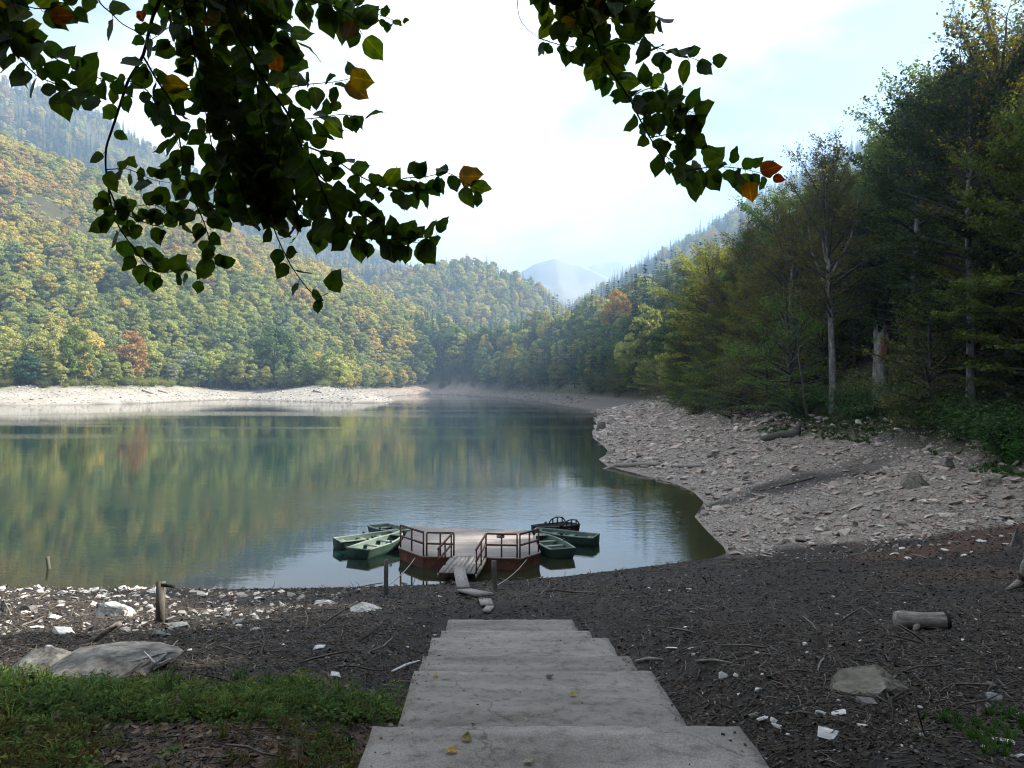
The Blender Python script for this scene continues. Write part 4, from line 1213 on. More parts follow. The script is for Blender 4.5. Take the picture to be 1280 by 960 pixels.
# gangway down to the shore
gz = .36
g_top_l, g_top_r = on_deck(566, 697), on_deck(606, 697)
e0 = np.array((-2.95, 32.4, gz)); e1 = np.array((-1.5, 32.2, gz))
gang = thing('gangway', 'sloping wooden gangway with brown handrails from the dock to the shore', 'gangway', (-2.2, 33.4, 0))
GO = np.array((-2.2, 33.4, 0.0))
def gpart(name, VF, mat): V, F = VF; return add(name, mesh_np(name, V - GO, F, mat), gang)
t0, t1 = g_top_l + (0, .1, .035), g_top_r + (0, .1, .035)
for k in range(7):
    a, b = k / 7 + .006, (k + 1) / 7 - .006
    p0, p1 = t0 + (t1 - t0) * (a + b) / 2, e0 + (e1 - e0) * (a + b) / 2
    gpart('plank', bar(p0, p1, np.linalg.norm(t1 - t0) * (b - a), .045), M['plank'])
for sd in (0, 1):
    a, b = (t0, e0) if sd == 0 else (t1, e1)
    a = a + np.array((-.05 if sd == 0 else .05, 0, -.05)); b = b + np.array((-.05 if sd == 0 else .05, 0, -.05))
    gpart('side_beam', bar(a - UPV * .06, b - UPV * .06, .07, .18), M['plank'])
    for z in (1.0, .55): gpart('handrail', bar(a + UPV * (z + .02), b + UPV * z, .06, .07), M['rail'])
    for f in (.04, .5, .96):
        p = a + (b - a) * f; gpart('post', bar(p - UPV * .1, p + UPV * 1.0, .06, .06), M['rail'])

# loose boards from the gangway up the beach
def loose(uv0, uv1, w, lift, label, th=.045):
    P = on_ground([uv0, uv1])
    a, b = P[0] + UPV * lift[0], P[1] + UPV * lift[1]
    V, F = bar(a, b, w, th); c = (a + b) / 2
    tag(add('loose_plank', mesh_np('loose_plank', V - c, F, M['plank']), None, c), label, 'plank')
a, b = np.array((-2.2, 32.9, .47)), np.array((-1.72, 28.3, hz(-1.72, 28.3) + .1))
V, F = bar(a, b, .46, .05); tag(add('loose_plank', mesh_np('loose_plank', V - b, F, M['plank']), None, b), 'long grey board leading off the foot of the gangway', 'plank')
loose((580, 741), (606, 749), .5, (.1, .12), 'short wide board set askew below the long board', .08)
loose((606, 752), (609, 759), .32, (.06, .05), 'small board offcut lying after the askew board')
loose((613, 760), (608, 767), .2, (.04, .05), 'last little board offcut nearest the concrete steps')

# posts
def pole(u, v, top, r0, label, name='mooring_post', lean=(0, 0), mat='post', base=None):
    p = on_ground([(u, v)])[0] if base is None else np.array(base)
    H = (v - top) / FPX * p[1]
    f = np.linspace(0, 1, 6)
    P = np.stack([lean[0] * f + .01 * np.sin(5 * f), lean[1] * f, -.4 + (H + .4) * f], 1)
    o = add(name, tube_mesh(name, P, r0 * (1.05 - .12 * f + .04 * np.sin(9 * f)), M[mat], 9), None, p)
    tag(o, label, 'post')
    return p, H
P1, H1 = pole(481, 744, 700, .075, 'round mooring post left of the gangway', lean=(.06, 0))
P2, H2 = pole(619, 740, 701, .09, 'round mooring post right of the gangway', lean=(-.04, 0))
pole(63, 711, 696, .085, 'leaning stake standing in the shallow water', 'wooden_stake', (-.14, .1), base=(-20.0, 34.6, 0))
# the post with a stub of board
bp = on_ground([(200, 779)])[0]; bh = (779 - 726) / FPX * bp[1]
t = thing('wooden_post', 'square grey post with a stub of board nailed on top', 'post', bp)
V, F = bar((0, 0, -.3), (0.02, 0, bh), .15, .12, (0, 1, 0)); V[[1, 3, 5, 7], 2] += np.array((.02, -.015, .03, -.03))[:]; add('shaft', mesh_np('shaft', V, F, M['post']), t)
V, F = bar((.06, -.05, bh - .07), (.34, -.09, bh - .09), .07, .06); add('board_stub', mesh_np('board_stub', V, F, M['charred']), t)

# ropes
def rope(a, b, sag, label):
    f = np.linspace(0, 1, 12)[:, None]
    P = np.asarray(a) * (1 - f) + np.asarray(b) * f - UPV * sag * 4 * f * (1 - f)
    tag(add('rope', tube_mesh('rope', P - P[0], np.full(12, .016), M['rope'], 5), None, P[0]), label, 'rope')
rope(on_deck(519, 694) + (0, -.06, -.1), P1 + UPV * .25, .12, 'mooring rope from the dock to the left post')
rope(on_deck(658, 696) + (0, -.12, -.1), P2 + UPV * .2, .12, 'mooring rope from the dock to the right post')

# ------------------------------------------------------------------ rowing boats
def boat(stern, bow, label, W=1.36, mats=('boat', 'boat_in', 'boat_rim'), extra=None, depth=.46):
    stern = np.array(stern, float); bow = np.array(bow, float)
    ax = bow - stern; L = np.linalg.norm(ax); ang = math.atan2(ax[1], ax[0])
    t = thing('rowing_boat', label, 'boat', (stern[0], stern[1], 0), ang, 'rowing boats moored at the dock')
    ts = np.linspace(0, 1, 13)
    hw = W / 2 * np.where(ts < .45, .9 + .1 * np.sin(ts / .45 * math.pi / 2), 1 - .74 * ((ts - .45) / .55) ** 2.2)
    zt = depth + .16 * ts ** 2.2; zb = -.14 + .3 * np.clip((ts - .6) / .4, 0, 1) ** 2
    def shell(off, zoff):
        R = []
        for x, w, a, b in zip(ts * L, hw, zt, zb):
            w2 = max(w - off, .03)
            x2 = np.clip(x, off, L - off)
            R.append([(x2, -w2, a), (x2, -w2 * .9, (a + b + zoff) / 2), (x2, -w2 * .72, b + zoff + .03), (x2, 0, b + zoff), (x2, w2 * .72, b + zoff + .03), (x2, w2 * .9, (a + b + zoff) / 2), (x2, w2, a)])
        return np.array(R)
    O, I = shell(0, 0), shell(.045, .07)
    def skin(R, flip):
        n = len(R); V = R.reshape(-1, 3); F = []
        for i in range(n - 1):
            for j in range(6):
                q = (i * 7 + j, i * 7 + j + 1, (i + 1) * 7 + j + 1, (i + 1) * 7 + j)
                F.append(q if flip else q[::-1])
        for i, o in ((0, 1), (n - 1, 0)):                       # transom and bow plate
            a = i * 7
            for q in ((a, a + 1, a + 5, a + 6), (a + 1, a + 2, a + 4, a + 5), (a + 2, a + 3, a + 4, a + 4)):
                F.append(q if (o ^ flip) else q[::-1])
        return fix_tris(V, np.array([f if f[2] != f[3] else (f[0], f[1], f[2], f[0]) for f in F]))
    V, F = skin(O, False)
    add('hull', mesh_np('hull', V, F, M[mats[0]], True), t)
    V, F = skin(I, True)
    add('inside', mesh_np('inside', V, F, M[mats[1]], False), t)
    rim = np.concatenate([O[:, 0], O[::-1, 6], O[:1, 0]])
    rin = np.concatenate([I[:, 0], I[::-1, 6], I[:1, 0]])
    n = len(rim)
    up = np.array((0, 0, .025))
    V = np.concatenate([rim * np.array((1, 1.03, 1)) + up, rin * np.array((1, .98, 1)) + up, rim * np.array((1, 1.03, 1)) - up, rin * np.array((1, .98, 1)) - up])
    F = []
    for i in range(n - 1):
        F += [(i, i + 1, n + i + 1, n + i), (2 * n + i, 2 * n + i + 1, i + 1, i), (n + i, n + i + 1, 3 * n + i + 1, 3 * n + i)]
    add('gunwale', mesh_np('gunwale', V, F, M[mats[2]]), t)
    for f in (.1, .42, .7):
        w = np.interp(f, ts, hw) - .05; z = np.interp(f, ts, zt) - .14
        V, F = box((f * L, 0, z), (.14 if f > .2 else .22, w * .97, .02)); add('thwart', mesh_np('thwart', V, F, M[mats[2] if mats[0] != 'boat_dark' else mats[1]]), t)
    a = np.interp(.88, ts, hw) - .03; b = hw[-1] - .02; z = zt[-1] - .012
    V = np.array([(.88 * L, -a, z - .03), (.88 * L, a, z - .03), (L - .02, b, z), (L - .02, -b, z)]); V = np.concatenate([V, V - (0, 0, .02)])
    add('bow_deck', mesh_np('bow_deck', V, [(0, 1, 2, 3), (7, 6, 5, 4), (0, 4, 5, 1)], M[mats[1]]), t)
    for sg in (-1, 1):
        w = np.interp(.5, ts, hw); z = np.interp(.5, ts, zt)
        V, F = box((.5 * L, sg * w, z + .06), (.06, .03, .05)); add('rowlock', mesh_np('rowlock', V, F, M['iron']), t)
    if extra: extra(t, L, ts, hw, zt)
    return t
boat((-8.5, 38.7), (-5.7, 40.3), 'dark green rowing boat farthest left, broadside to the shore', 1.3)
boat((-7.1, 36.6), (-5.55, 39.6), 'green rowing boat in front on the left side of the dock', 1.35)
boat((-7.2, 42.9), (-5.35, 40.4), 'green rowing boat behind, its pale inside showing, left of the dock', 1.35)
boat((2.35, 36.6), (1.35, 39.5), 'green rowing boat in front with its square stern to the shore', 1.35)
boat((4.2, 39.7), (1.2, 40.9), 'green rowing boat farthest right, broadside on the right of the dock', 1.3)
def broken(t, L, ts, hw, zt):
    P = []
    for k in range(9):
        f = .02 + .42 * k / 8
        P.append((f * L, .55, .5 + .28 * math.sin(math.pi * (k / 8)) ** .5))
    add('raised_frame', tube_mesh('raised_frame', np.array(P), np.full(9, .035), M['boat_dark'], 6), t)
    P = np.array([(x, -y, z) for x, y, z in P]); add('raised_frame', tube_mesh('raised_frame', P, np.full(9, .035), M['boat_dark'], 6), t)
    for f in (.1, .22, .34):
        for sg in (-1, 1):
            V, F = bar((f * L, sg * .55, .45), (f * L, sg * .55, .76), .05, .05); add('frame_post', mesh_np('frame_post', V, F, M['boat_dark']), t)
boat((3.3, 43.4), (1.1, 41.6), 'old black rowing boat with a raised frame at its stern', 1.25, ('boat_dark', 'boat_dark_in', 'boat_dark'), broken)

# little shelter on the far spit
sd_ = 372.0
while shore_dist(np.array([(346 - 640) / FPX * sd_]), np.array([sd_]))[0] < 33: sd_ += 2
sp = np.array(at_dist(346, sd_)); sp[2] += .25
t = thing('picnic_shelter', 'tiny open picnic shelter with pale pitched roof on the far shore', 'shelter', sp)
V = np.array([(-2.6, -2, 2.3), (2.6, -2, 2.3), (2.6, 2, 2.3), (-2.6, 2, 2.3), (-1.0, 0, 3.5), (1.0, 0, 3.5)]); V = np.concatenate([V, V - (0, 0, .12)])
F = [(0, 1, 5, 4), (2, 3, 4, 5), (1, 2, 5, 5), (3, 0, 4, 4)]
F = [f if f[2] != f[3] else (f[0], f[1], f[2], f[0]) for f in F] + [(6, 9, 8, 7)]
F += [(i + 6, (i + 1) % 4 + 6, (i + 1) % 4, i) for i in range(4)]
V, F = fix_tris(V, np.array(F)); add('roof', mesh_np('roof', V, F, M['roof']), t)
for sx in (-2.2, 2.2):
    for sy in (-1.6, 1.6):
        V, F = box((sx, sy, 1.05), (.1, .1, 1.2)); add('post', mesh_np('post', V, F, M['post']), t)

# ------------------------------------------------------------------ stones
def hull_stone(seed, n=15, flat=.6):
    r = np.random.default_rng(seed)
    bm = bmesh.new()
    for k in range(n):
        v = r.normal(size=3); v /= np.linalg.norm(v); v *= r.uniform(.8, 1.05)
        bm.verts.new((v[0] * .5, v[1] * .5 * r.uniform(.75, 1), v[2] * .5 * flat))
    bmesh.ops.convex_hull(bm, input=bm.verts)
    for v in [v for v in bm.verts if not v.link_faces]: bm.verts.remove(v)
    me = bpy.data.meshes.new('stone'); bm.to_mesh(me); bm.free()
    me.materials.append(M['stone'])
    return me
STONE = [hull_stone(400 + k, 16, f) for k, f in enumerate((.5, .6, .45, .7, .38, .55, .65, .3))]
STONE_O = [bpy.data.objects.new('stone_shape', m) for m in STONE]

def stone_colour(n, r, base=(.3, .258, .22), spread=.34, pink=.5):
    c = np.array(base) * r.uniform(1 - spread, 1 + spread, (n, 1))
    pk = (r.random((n, 1)) < pink) * r.uniform(0, .09, (n, 1))
    return c * (1 + pk * np.array((1.2, -.4, -.9)))

def rubble():
    r = np.random.default_rng(77)
    n = 140000
    # set out evenly over the bank, thicker near the viewer
    y = 30 + 200 * r.random(n) ** 2.0; x = 6 + r.random(n) * 44
    s = shore_dist(x, y)
    m = rubble_mask(x, y, s); e = bank_edge(x, y, s)
    ok = (s > .2) & (e < 2.5) & (r.random(n) < np.clip(m * .95 + .03 * (y > 30) * (x > 11), 0, 1)) & (np.abs(x) < .76 * y)
    x, y, s = x[ok], y[ok], s[ok]
    n = len(x)
    sz = .07 + .24 * r.random(n) ** 2.4 + .75 * (r.random(n) < .05) * r.random(n)
    sz *= np.interp(y, [30, 60, 150], [.75, .95, 1.7])
    z = height(x, y)
    P = np.stack([x, y, z + sz * .08], 1)
    rot = np.stack([r.normal(size=n) * .25, r.normal(size=n) * .25, r.uniform(0, 6.28, n)], 1)
    sc3 = np.stack([sz * r.uniform(.9, 1.5, n), sz * r.uniform(.8, 1.1, n), sz * r.uniform(.6, 1.1, n)], 1)
    c = stone_colour(n, r)
    pale = r.random(n) < .13
    c[pale] *= 1.5
    k = r.integers(0, 8, n)
    app = sz / y
    top = np.argsort(-app)[:300]
    for i in top:
        o = add('bank_stone', STONE[k[i]], None, P[i], rot[i], sc3[i]); o['tint'] = [float(q) for q in c[i]]
        gy = (y[i] - 51.5) - (x[i] - 14) * .42
        w = 'at the water\'s edge' if s[i] < 3 else ('near the dark gravel' if gy < -9 else ('below the gully' if gy < 0 else ('just above the gully' if gy < 12 else 'far up the shore')))
        tag(o, ('pale' if pale[i] else 'grey-pink') + ' angular stone in the rubble of the right-hand bank, ' + w, 'stone', 'large stones of the rubble bank')
    rest = np.setdiff1d(np.arange(n), top)
    scatter('rubble', P[rest], rot[rest], sc3[rest], c[rest], k[rest], STONE_O, 'pale broken stones covering the right-hand bank')
    print('rubble', n)
rubble()

def far_stones():
    r = np.random.default_rng(66)
    n = 60000
    x = r.uniform(-330, 30, n); y = r.uniform(285, 620, n); s = shore_dist(x, y)
    ok = (s > 1.0) & (s < 36) & (np.abs(x) < .7 * y); x, y, s = x[ok][:9000], y[ok][:9000], s[ok][:9000]; n = len(x)
    sz = r.uniform(.3, .8, n) + 1.3 * r.random(n) ** 8
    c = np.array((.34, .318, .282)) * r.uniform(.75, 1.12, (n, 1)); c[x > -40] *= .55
    scatter('shingle', np.stack([x, y, height(x, y) + .05], 1), np.stack([r.normal(size=n) * .2, r.normal(size=n) * .2, r.uniform(0, 6.28, n)], 1), np.stack([sz * 1.3, sz, sz * .7], 1), c, r.integers(0, 8, n), STONE_O, 'pale stones and blocks strewn over the far shore')
far_stones()

def rock(name, u, v, wpx, hpx, label, mat, seed, depth=.7, cat_='rock', flat_top=False, rz=0.0, sub=4):
    """a boulder bedded in the ground, wpx wide and hpx high in the picture"""
    p = on_ground([(u, v)])[0]; k = p[1] / FPX
    bm = bmesh.new(); bmesh.ops.create_icosphere(bm, subdivisions=sub, radius=1)
    V = np.array([q.co[:] for q in bm.verts]); r = np.random.default_rng(seed)
    N = V.copy()
    for w in range(12):                                          # broken faces
        d = r.normal(size=3); d[2] = abs(d[2]) * .6; d /= np.linalg.norm(d); c = r.uniform(.4, .85)
        over = np.maximum(V @ d - c, 0); V = V - over[:, None] * d * .95
    V += N * ((fbm(N[:, 0] * 2.3 + seed, N[:, 1] * 2.3 + N[:, 2] * 1.7, seed, 4) - .5) * .12)[:, None]
    V += N * ((np.abs(fbm(N[:, 0] * 5.5 + seed, N[:, 1] * 5.5 - N[:, 2] * 4, seed + 5, 3) - .5)) * -.22)[:, None]
    V = V * np.array((wpx * k * .56, wpx * k * .56 * depth, hpx * k * 1.05))
    V[:, 2] = np.maximum(V[:, 2], -hpx * k * .5) 
    for q, co in zip(bm.verts, V): q.co = co
    me = bpy.data.meshes.new(name); bm.to_mesh(me); bm.free(); me.materials.append(M[mat])
    o = add(name, me, None, (p[0], p[1] + wpx * k * .2 * depth, p[2] + hpx * k * .05), (0, 0, rz))
    return tag(o, label, cat_)
rock('boulder', 1096, 866, 108, 32, 'large tan boulder with a cracked sloping face on the dark beach', 'tan_rock', 3, .8, sub=4)
rock('boulder', 105, 848, 165, 17, 'broad flat grey outcrop behind the green ground cover', 'rock', 6, 1.5, sub=4)
rock('boulder', 30, 838, 84, 17, 'grey rock beside the flat outcrop with weeds on it', 'rock', 9, 1.2, sub=4)
rock('boulder', 752, 538, 18, 10, 'pale boulder at the tip of the stony point in the lake', 'rock', 12, .8)
rock('boulder', 140, 772, 78, 15, 'wide pale slab of rock left of the square post', 'white_rock', 15, .9)
rock('boulder', 36, 765, 24, 15, 'pointed pale rock with a dark cleft on the left shore', 'rock', 18, .6)
rock('boulder', 3, 765, 24, 17, 'squat grey rock at the left picture edge', 'rock', 21, .7)
rock('boulder', 252, 768, 22, 8, 'small brown-grey wedge rock right of the square post', 'tan_rock', 24, .7)
rock('boulder', 404, 756, 40, 5, 'long low white slab lying on the beach left of the steps', 'white_rock', 27, .8)
rock('boulder', 457, 764, 48, 8, 'jagged white slab nearest the left mooring post', 'white_rock', 30, .8)
rock('boulder', 1187, 585, 30, 14, 'square grey block at the edge of the grass on the bank', 'rock', 33, .7)
rock('boulder', 1145, 608, 46, 16, 'blocky pinkish boulder half buried in the rubble', 'tan_rock', 36, .7)
rock('boulder', 1242, 606, 36, 12, 'pinkish flat boulder near the right picture edge', 'tan_rock', 39, .7)
rock('boulder', 1112, 550, 24, 12, 'grey boulder below the shrubs at the top of the rubble', 'rock', 42, .7)

# single white stones one can point at
WS = [(840, 814, 20, 8, 'white stone right of the fourth step'), (903, 850, 21, 11, 'chunky white stone with a smaller one at its side'), (921, 847, 12, 6, 'small white stone beside the chunky one'), (948, 864, 12, 5, 'little white stone below the chunky pair'),
      (1025, 895, 20, 7, 'white angular stone below the tan boulder'), (1049, 894, 24, 5, 'flat white stone right of the angular one'), (1040, 923, 46, 8, 'long curved white slab in the lower right'), (1086, 882, 32, 9, 'pale grey stone just under the tan boulder'),
      (1239, 861, 18, 10, 'upright pale stone perched on a grey one'), (1243, 876, 38, 10, 'grey flat stone under the upright pale one'), (1258, 930, 30, 7, 'white flat stone in the lower right corner'), (942, 897, 18, 8, 'grey-white stone at the head of the cluster by the near step'),
      (956, 902, 20, 8, 'white stone in the cluster by the near step'), (968, 905, 16, 9, 'upright white stone in the cluster by the near step'), (976, 912, 24, 5, 'flat white stone at the foot of the cluster by the near step'), (418, 848, 17, 9, 'white block at the edge of the green ground cover'),
      (397, 812, 20, 6, 'rounded white stone in the middle of the dark beach'), (236, 815, 10, 5, 'small round white stone left on dark soil'), (195, 795, 20, 8, 'grey stone with a white one touching it'), (207, 796, 12, 6, 'white stone touching the grey one'),
      (75, 793, 30, 9, 'white slab in front of the left rocks'), (44, 786, 18, 5, 'white stone left of the slab'), (65, 774, 20, 6, 'white stone behind the slab'), (30, 768, 16, 6, 'white stone beside the pointed rock'), (1064, 839, 14, 7, 'small white stone above the tan boulder'),
      (1007, 807, 8, 5, 'tiny white stone in the middle of the right beach'), (1275, 948, 18, 6, 'white stone at the right corner'), (1150, 887, 14, 5, 'small pale stone right of the tan boulder'), (1078, 909, 18, 4, 'narrow white stone between the flat stone and the slab'), (865, 767, 8, 4, 'small pale stone near the waterline bend'),
      (865, 812, 12, 4, 'flat pale stone right of the white one by the fourth step'), (1153, 921, 12, 6, 'small whitish stone beside a twig in the lower right'), (947, 818, 9, 4, 'small pale pebble above the chunky stone'), (60, 810, 12, 4, 'small white stone above the flat outcrop')]
pts = on_ground([(w[0], w[1]) for w in WS])
rs = np.random.default_rng(55)
for q, (u, v, w, h, lb) in zip(pts, WS):
    k = q[1] / FPX
    o = add('white_stone', STONE[rs.integers(0, 8)], None, (q[0], q[1] + w * k * .2, q[2] + h * k * .25), (rs.normal() * .15, rs.normal() * .15, rs.uniform(-.4, .4)), (w * k * 1.05, w * k * .8, max(h * k * 1.9, w * k * .45)))
    g = rs.uniform(.5, .7)
    if 'grey' in lb: g = rs.uniform(.17, .24)
    elif 'pale' in lb: g = rs.uniform(.38, .48)
    o['tint'] = [g, g * .975, g * .94]
    tag(o, lb, 'stone', 'white stones on the beach')
# many more, smaller: on the left shore and strewn over the beach
U = np.concatenate([rs.uniform(-10, 330, 62), rs.uniform(0, 210, 68), rs.uniform(330, 560, 18), rs.uniform(790, 1280, 110), rs.uniform(1080, 1280, 26)])
Vv = np.concatenate([rs.uniform(737, 792, 62), 735 + np.abs(rs.normal(size=68)) * 9, rs.uniform(742, 830, 18), rs.uniform(735, 955, 110), rs.uniform(650, 700, 26)])
pts = on_ground(np.stack([U, Vv], 1))
wpx = np.concatenate([rs.uniform(4, 15, 62), rs.uniform(5, 18, 68), rs.uniform(3, 9, 18), rs.uniform(3, 10, 110), rs.uniform(5, 14, 26)])
oks = (np.abs(pts[:, 0] - STAIR_C(pts[:, 1])) > 1.65) | (pts[:, 1] > 19.5)
for q, w, u, v in zip(pts[oks], wpx[oks], U[oks], Vv[oks]):
    k = q[1] / FPX; sz = w * k
    o = add('white_stone', STONE[rs.integers(0, 8)], None, (q[0], q[1], q[2] + sz * .05), (rs.normal() * .2, rs.normal() * .2, rs.uniform(0, 6.28)), (sz, sz * rs.uniform(.6, 1), sz * rs.uniform(.5, .9)))
    g = rs.uniform(.25, .52) if u < 340 else rs.uniform(.4, .65); o['tint'] = [g, g * .97, g * .93]
    if u < 340: tag(o, 'pale stone on the left shore ' + ('along the waterline' if v < 746 else ('in the strip around the square post' if v < 768 else 'on the dark soil in front of the post')), 'stone', 'pale stones on the left shore')
    else: tag(o, 'small pale stone on the dark beach ' + ('left of the steps' if u < 600 else ('below the rubble bank' if v < 705 else ('beside the sawn log' if v < 810 else 'around the tan boulder'))), 'stone', 'small pale stones on the dark beach')

# dark gravel, bark chips and twigs of the beach
def chip_shapes():
    out = []
    for k in range(3):
        me = hull_stone(500 + k, 9, .6); me.materials.clear(); me.materials.append(M['chip']); out.append(bpy.data.objects.new('chip_shape', me))
    V, F = box((0, 0, 0), (.5, .14, .07)); V[:4] *= (.9, .6, .8); out.append(bpy.data.objects.new('chip_shape', mesh_np('chip', V, F, M['chip'])))
    V, F = fix_tris(*tube(np.array([(-.9, 0, 0), (-.2, .08, .05), (.4, -.03, .02), (.95, .1, 0)]), [.03, .04, .035, .015], 4)); out.append(bpy.data.objects.new('chip_shape', mesh_np('chip', V, F, M['chip'])))
    V, F = kites(np.array([(0, 0, .1)]), np.array([(0.2, .1, 1.0)]), 1.0, .7, np.random.default_rng(1)); V[0, 2] += .25; V[2, 2] += .2; out.append(bpy.data.objects.new('chip_shape', mesh_np('chip', V, F, M['chip'])))
    return out
CH = chip_shapes()
def gravel():
    r = np.random.default_rng(88)
    n = 95000
    u = r.uniform(-60, 1340, n); v = 716 + 261 * r.random(n) ** 1.25
    d = np.clip(1.6 / np.maximum((v - 480) / FPX - .2038, .0325), 4.5, 42); x = (u - 640) / FPX * d; y = d
    x = x + r.normal(size=n) * .5; y = y + r.normal(size=n) * .5
    s = shore_dist(x, y); rub = rubble_mask(x, y, s)
    grass = (x < STAIR_C(y) - 1.4) & (y < 9.6)
    ok = (s > .05) & (rub < .5) & ~((np.abs(x - STAIR_C(y)) < 1.44) & (y < 18.5)) & (~grass | (r.random(n) < .5))
    x, y = x[ok], y[ok]; n = len(x); s = s[ok]
    z = height(x, y)
    k = r.choice(6, n, p=[.2, .2, .16, .2, .1, .14])
    sz = r.uniform(.014, .06, n) * np.interp(y, [5, 14, 30], [.7, 1.1, 2.1]) * np.where(k >= 3, 1.5, 1) * np.where(k == 4, 2.0, 1)
    sz = np.where((r.random(n) < .015) & (k == 4), sz * 2.5, sz)
    base = np.array([(.044, .037, .032), (.072, .061, .053), (.029, .025, .022), (.115, .1, .085), (.06, .039, .028), (.2, .184, .165)])
    c = base[r.choice(6, n, p=[.3, .23, .22, .12, .07, .06])] * r.uniform(.7, 1.3, (n, 1))
    strewn = (x < -5) & (y > 13.5) & (r.random(n) < .1 * S(.35, .6, fbm(x / 2.2, y / 2.2, 44, 3))); c[strewn] = np.array((.3, .285, .26)) * r.uniform(.6, 1.3, (strewn.sum(), 1)); k = np.where(strewn, r.integers(0, 3, n), k); sz = np.where(strewn, sz * 1.5, sz)
    leafy = (k == 5); c[leafy] = np.array((.06, .045, .032)) * r.uniform(.5, 1.6, (leafy.sum(), 1))
    tw = k == 4; c[tw] = np.array((.1, .085, .07)) * r.uniform(.4, 2.0, (tw.sum(), 1))
    sc = np.repeat(sz[:, None], 3, 1)
    scatter('gravel', np.stack([x, y, z + sz * .15], 1), np.stack([r.normal(size=n) * .3, r.normal(size=n) * .3, r.uniform(0, 6.28, n)], 1), sc, c, k, CH, 'dark gravel, bark chips and twigs covering the beach')
    print('gravel', n)
gravel()
def step_litter():
    r = np.random.default_rng(91); P = []
    for (y0, y1, z0, z1) in STEPS[2:]:
        for k in range(150):
            y = r.uniform(y0 + .02, y1 - .02)
            q = r.random()
            if q < .55: o = np.sign(r.normal()) * (1.4 - abs(r.normal()) * .09)
            elif q < .8: o = r.uniform(-1.35, 1.35); y = y0 + abs(r.normal()) * .12
            else: o = r.uniform(-1.35, 1.35)
            y = min(max(y, y0), y1 - .02)
            P.append((STAIR_C(y) + o, y, z0 + (z1 - z0) * (y - y0) / (y1 - y0) + .006))
    P = np.array(P); n = len(P)
    k = r.choice([0, 1, 3, 4, 5], n, p=[.25, .2, .2, .15, .2]); sz = r.uniform(.012, .045, n)
    c = np.array([(.05, .042, .035), (.09, .08, .068), (.1, .07, .045), (.16, .13, .08)])[r.integers(0, 4, n)] * r.uniform(.6, 1.3, (n, 1))
    scatter('litter', P, np.stack([r.normal(size=n) * .2, r.normal(size=n) * .2, r.uniform(0, 6.28, n)], 1), np.repeat(sz[:, None], 3, 1), c, k, CH, 'crumbs of soil, bark and leaf on the concrete steps')
step_litter()

# ------------------------------------------------------------------ logs and driftwood
def log(name, uv, rad, label, mat='drift', lift=.6, sub=(), sides=10, bend=0.0):
    P = on_ground(uv)
    P[:, 2] += np.asarray(rad) * lift
    m = np.linspace(0, 1, len(P)); f = np.linspace(0, 1, max(8, len(P) * 3))
    Q = np.stack([np.interp(f, m, P[:, k]) for k in range(3)], 1)
    rr_ = np.interp(f, m, rad) * (1 + .07 * np.sin(f * 17) + .05 * np.sin(f * 31))
    o = thing(name, label, 'log', Q[len(Q) // 2] - (0, 0, rad[len(rad) // 2]))
    O = np.array(o.location)
    add('trunk', tube_mesh('log_trunk', Q - O, rr_, M[mat], sides), o)
    for (u0, h0, du, h1, r0) in sub:
        b = np.array([np.interp(u0, f, Q[:, k]) for k in range(3)]) + (0, 0, h0); k = b[1] / FPX
        e_ = b + np.array((du * k, -.1, h1 * k))
        add('branch', tube_mesh('log_branch', np.array([b, (b + e_) / 2 + (0, 0, .04), e_]) - O, np.array([r0, r0 * .75, r0 * .3]), M[mat], 6), o)
    return o
log('driftwood_log', [(952, 552), (975, 547), (998, 545)], [.3, .36, .42], 'dark driftwood log with an upturned root end below the shrubs', 'post', .7, [(.97, 0, 2, 14, .35)])
log('driftwood_log', [(708, 587), (740, 587), (770, 584), (797, 583), (824, 582)], [.1, .16, .2, .22, .14], 'long pale fallen trunk reaching from the stony bank into the water', 'drift', .8, [(.1, 0, -8, 5, .06), (.15, 0, -6, 9, .05), (.45, 0, 24, -4, .12), (.75, 0, 10, 4, .09), (.05, 0, -24, 1, .05)])
log('driftwood_log', [(840, 584), (860, 585), (880, 583)], [.13, .17, .1], 'short pale curved log right of the fallen trunk', 'drift', .8)
log('driftwood_log', [(884, 572), (898, 570)], [.12, .16], 'stubby dark log farther up the rubble', 'post', .8)
log('driftwood_log', [(950, 614), (985, 606), (1020, 597)], [.05, .07, .05], 'thin dark stick lying along the gully in the rubble', 'post', .8)
for k, (a, b, r0, lb) in enumerate([((178, 489), (192, 493), .5, 'fallen grey trunk sloping down the sunlit shore below the rust-red tree'), ((198, 489), (210, 492), .4, 'smaller fallen trunk right of the grey one on the sunlit shore'), ((120, 488), (127, 484), .4, 'pale dead root sticking out at the foot of the sunlit forest'), ((392, 489), (402, 491), .45, 'dark fallen log near the end of the sunlit spit')]):
    log('driftwood_log', [a, ((a[0] + b[0]) / 2, (a[1] + b[1]) / 2), b], [r0, r0 * .8, r0 * .5], lb, 'drift', .8)
# the sawn log
q = on_ground([(1152, 787)])[0]; k = q[1] / FPX
t = thing('sawn_log', 'short weathered sawn log with a dark hollow end on the beach', 'log', q, -.12)
L = 62 * k; f = np.linspace(0, 1, 14)
P = np.stack([(f - .5) * L, 0 * f, .12 + 0 * f], 1)
add('trunk', tube_mesh('sawn_trunk', P, .145 * (1 + .05 * np.sin(f * 9)) * np.where(f < .05, .92, 1) - .012 * f, M['drift'], 14), t)
add('hollow_end', tube_mesh('hollow_end', np.array([(L * .43, 0, .12), (L * .5, 0, .12), (L * .508, 0, .12), (L * .45, 0, .12)]), np.array([.146, .142, .1, .07]), M['charred'], 14), t)
add('knot', tube_mesh('knot', np.array([(-.1, -.08, .1), (-.14, -.17, .06), (-.18, -.2, .03)]), np.array([.06, .045, .03]), M['drift'], 8), t)
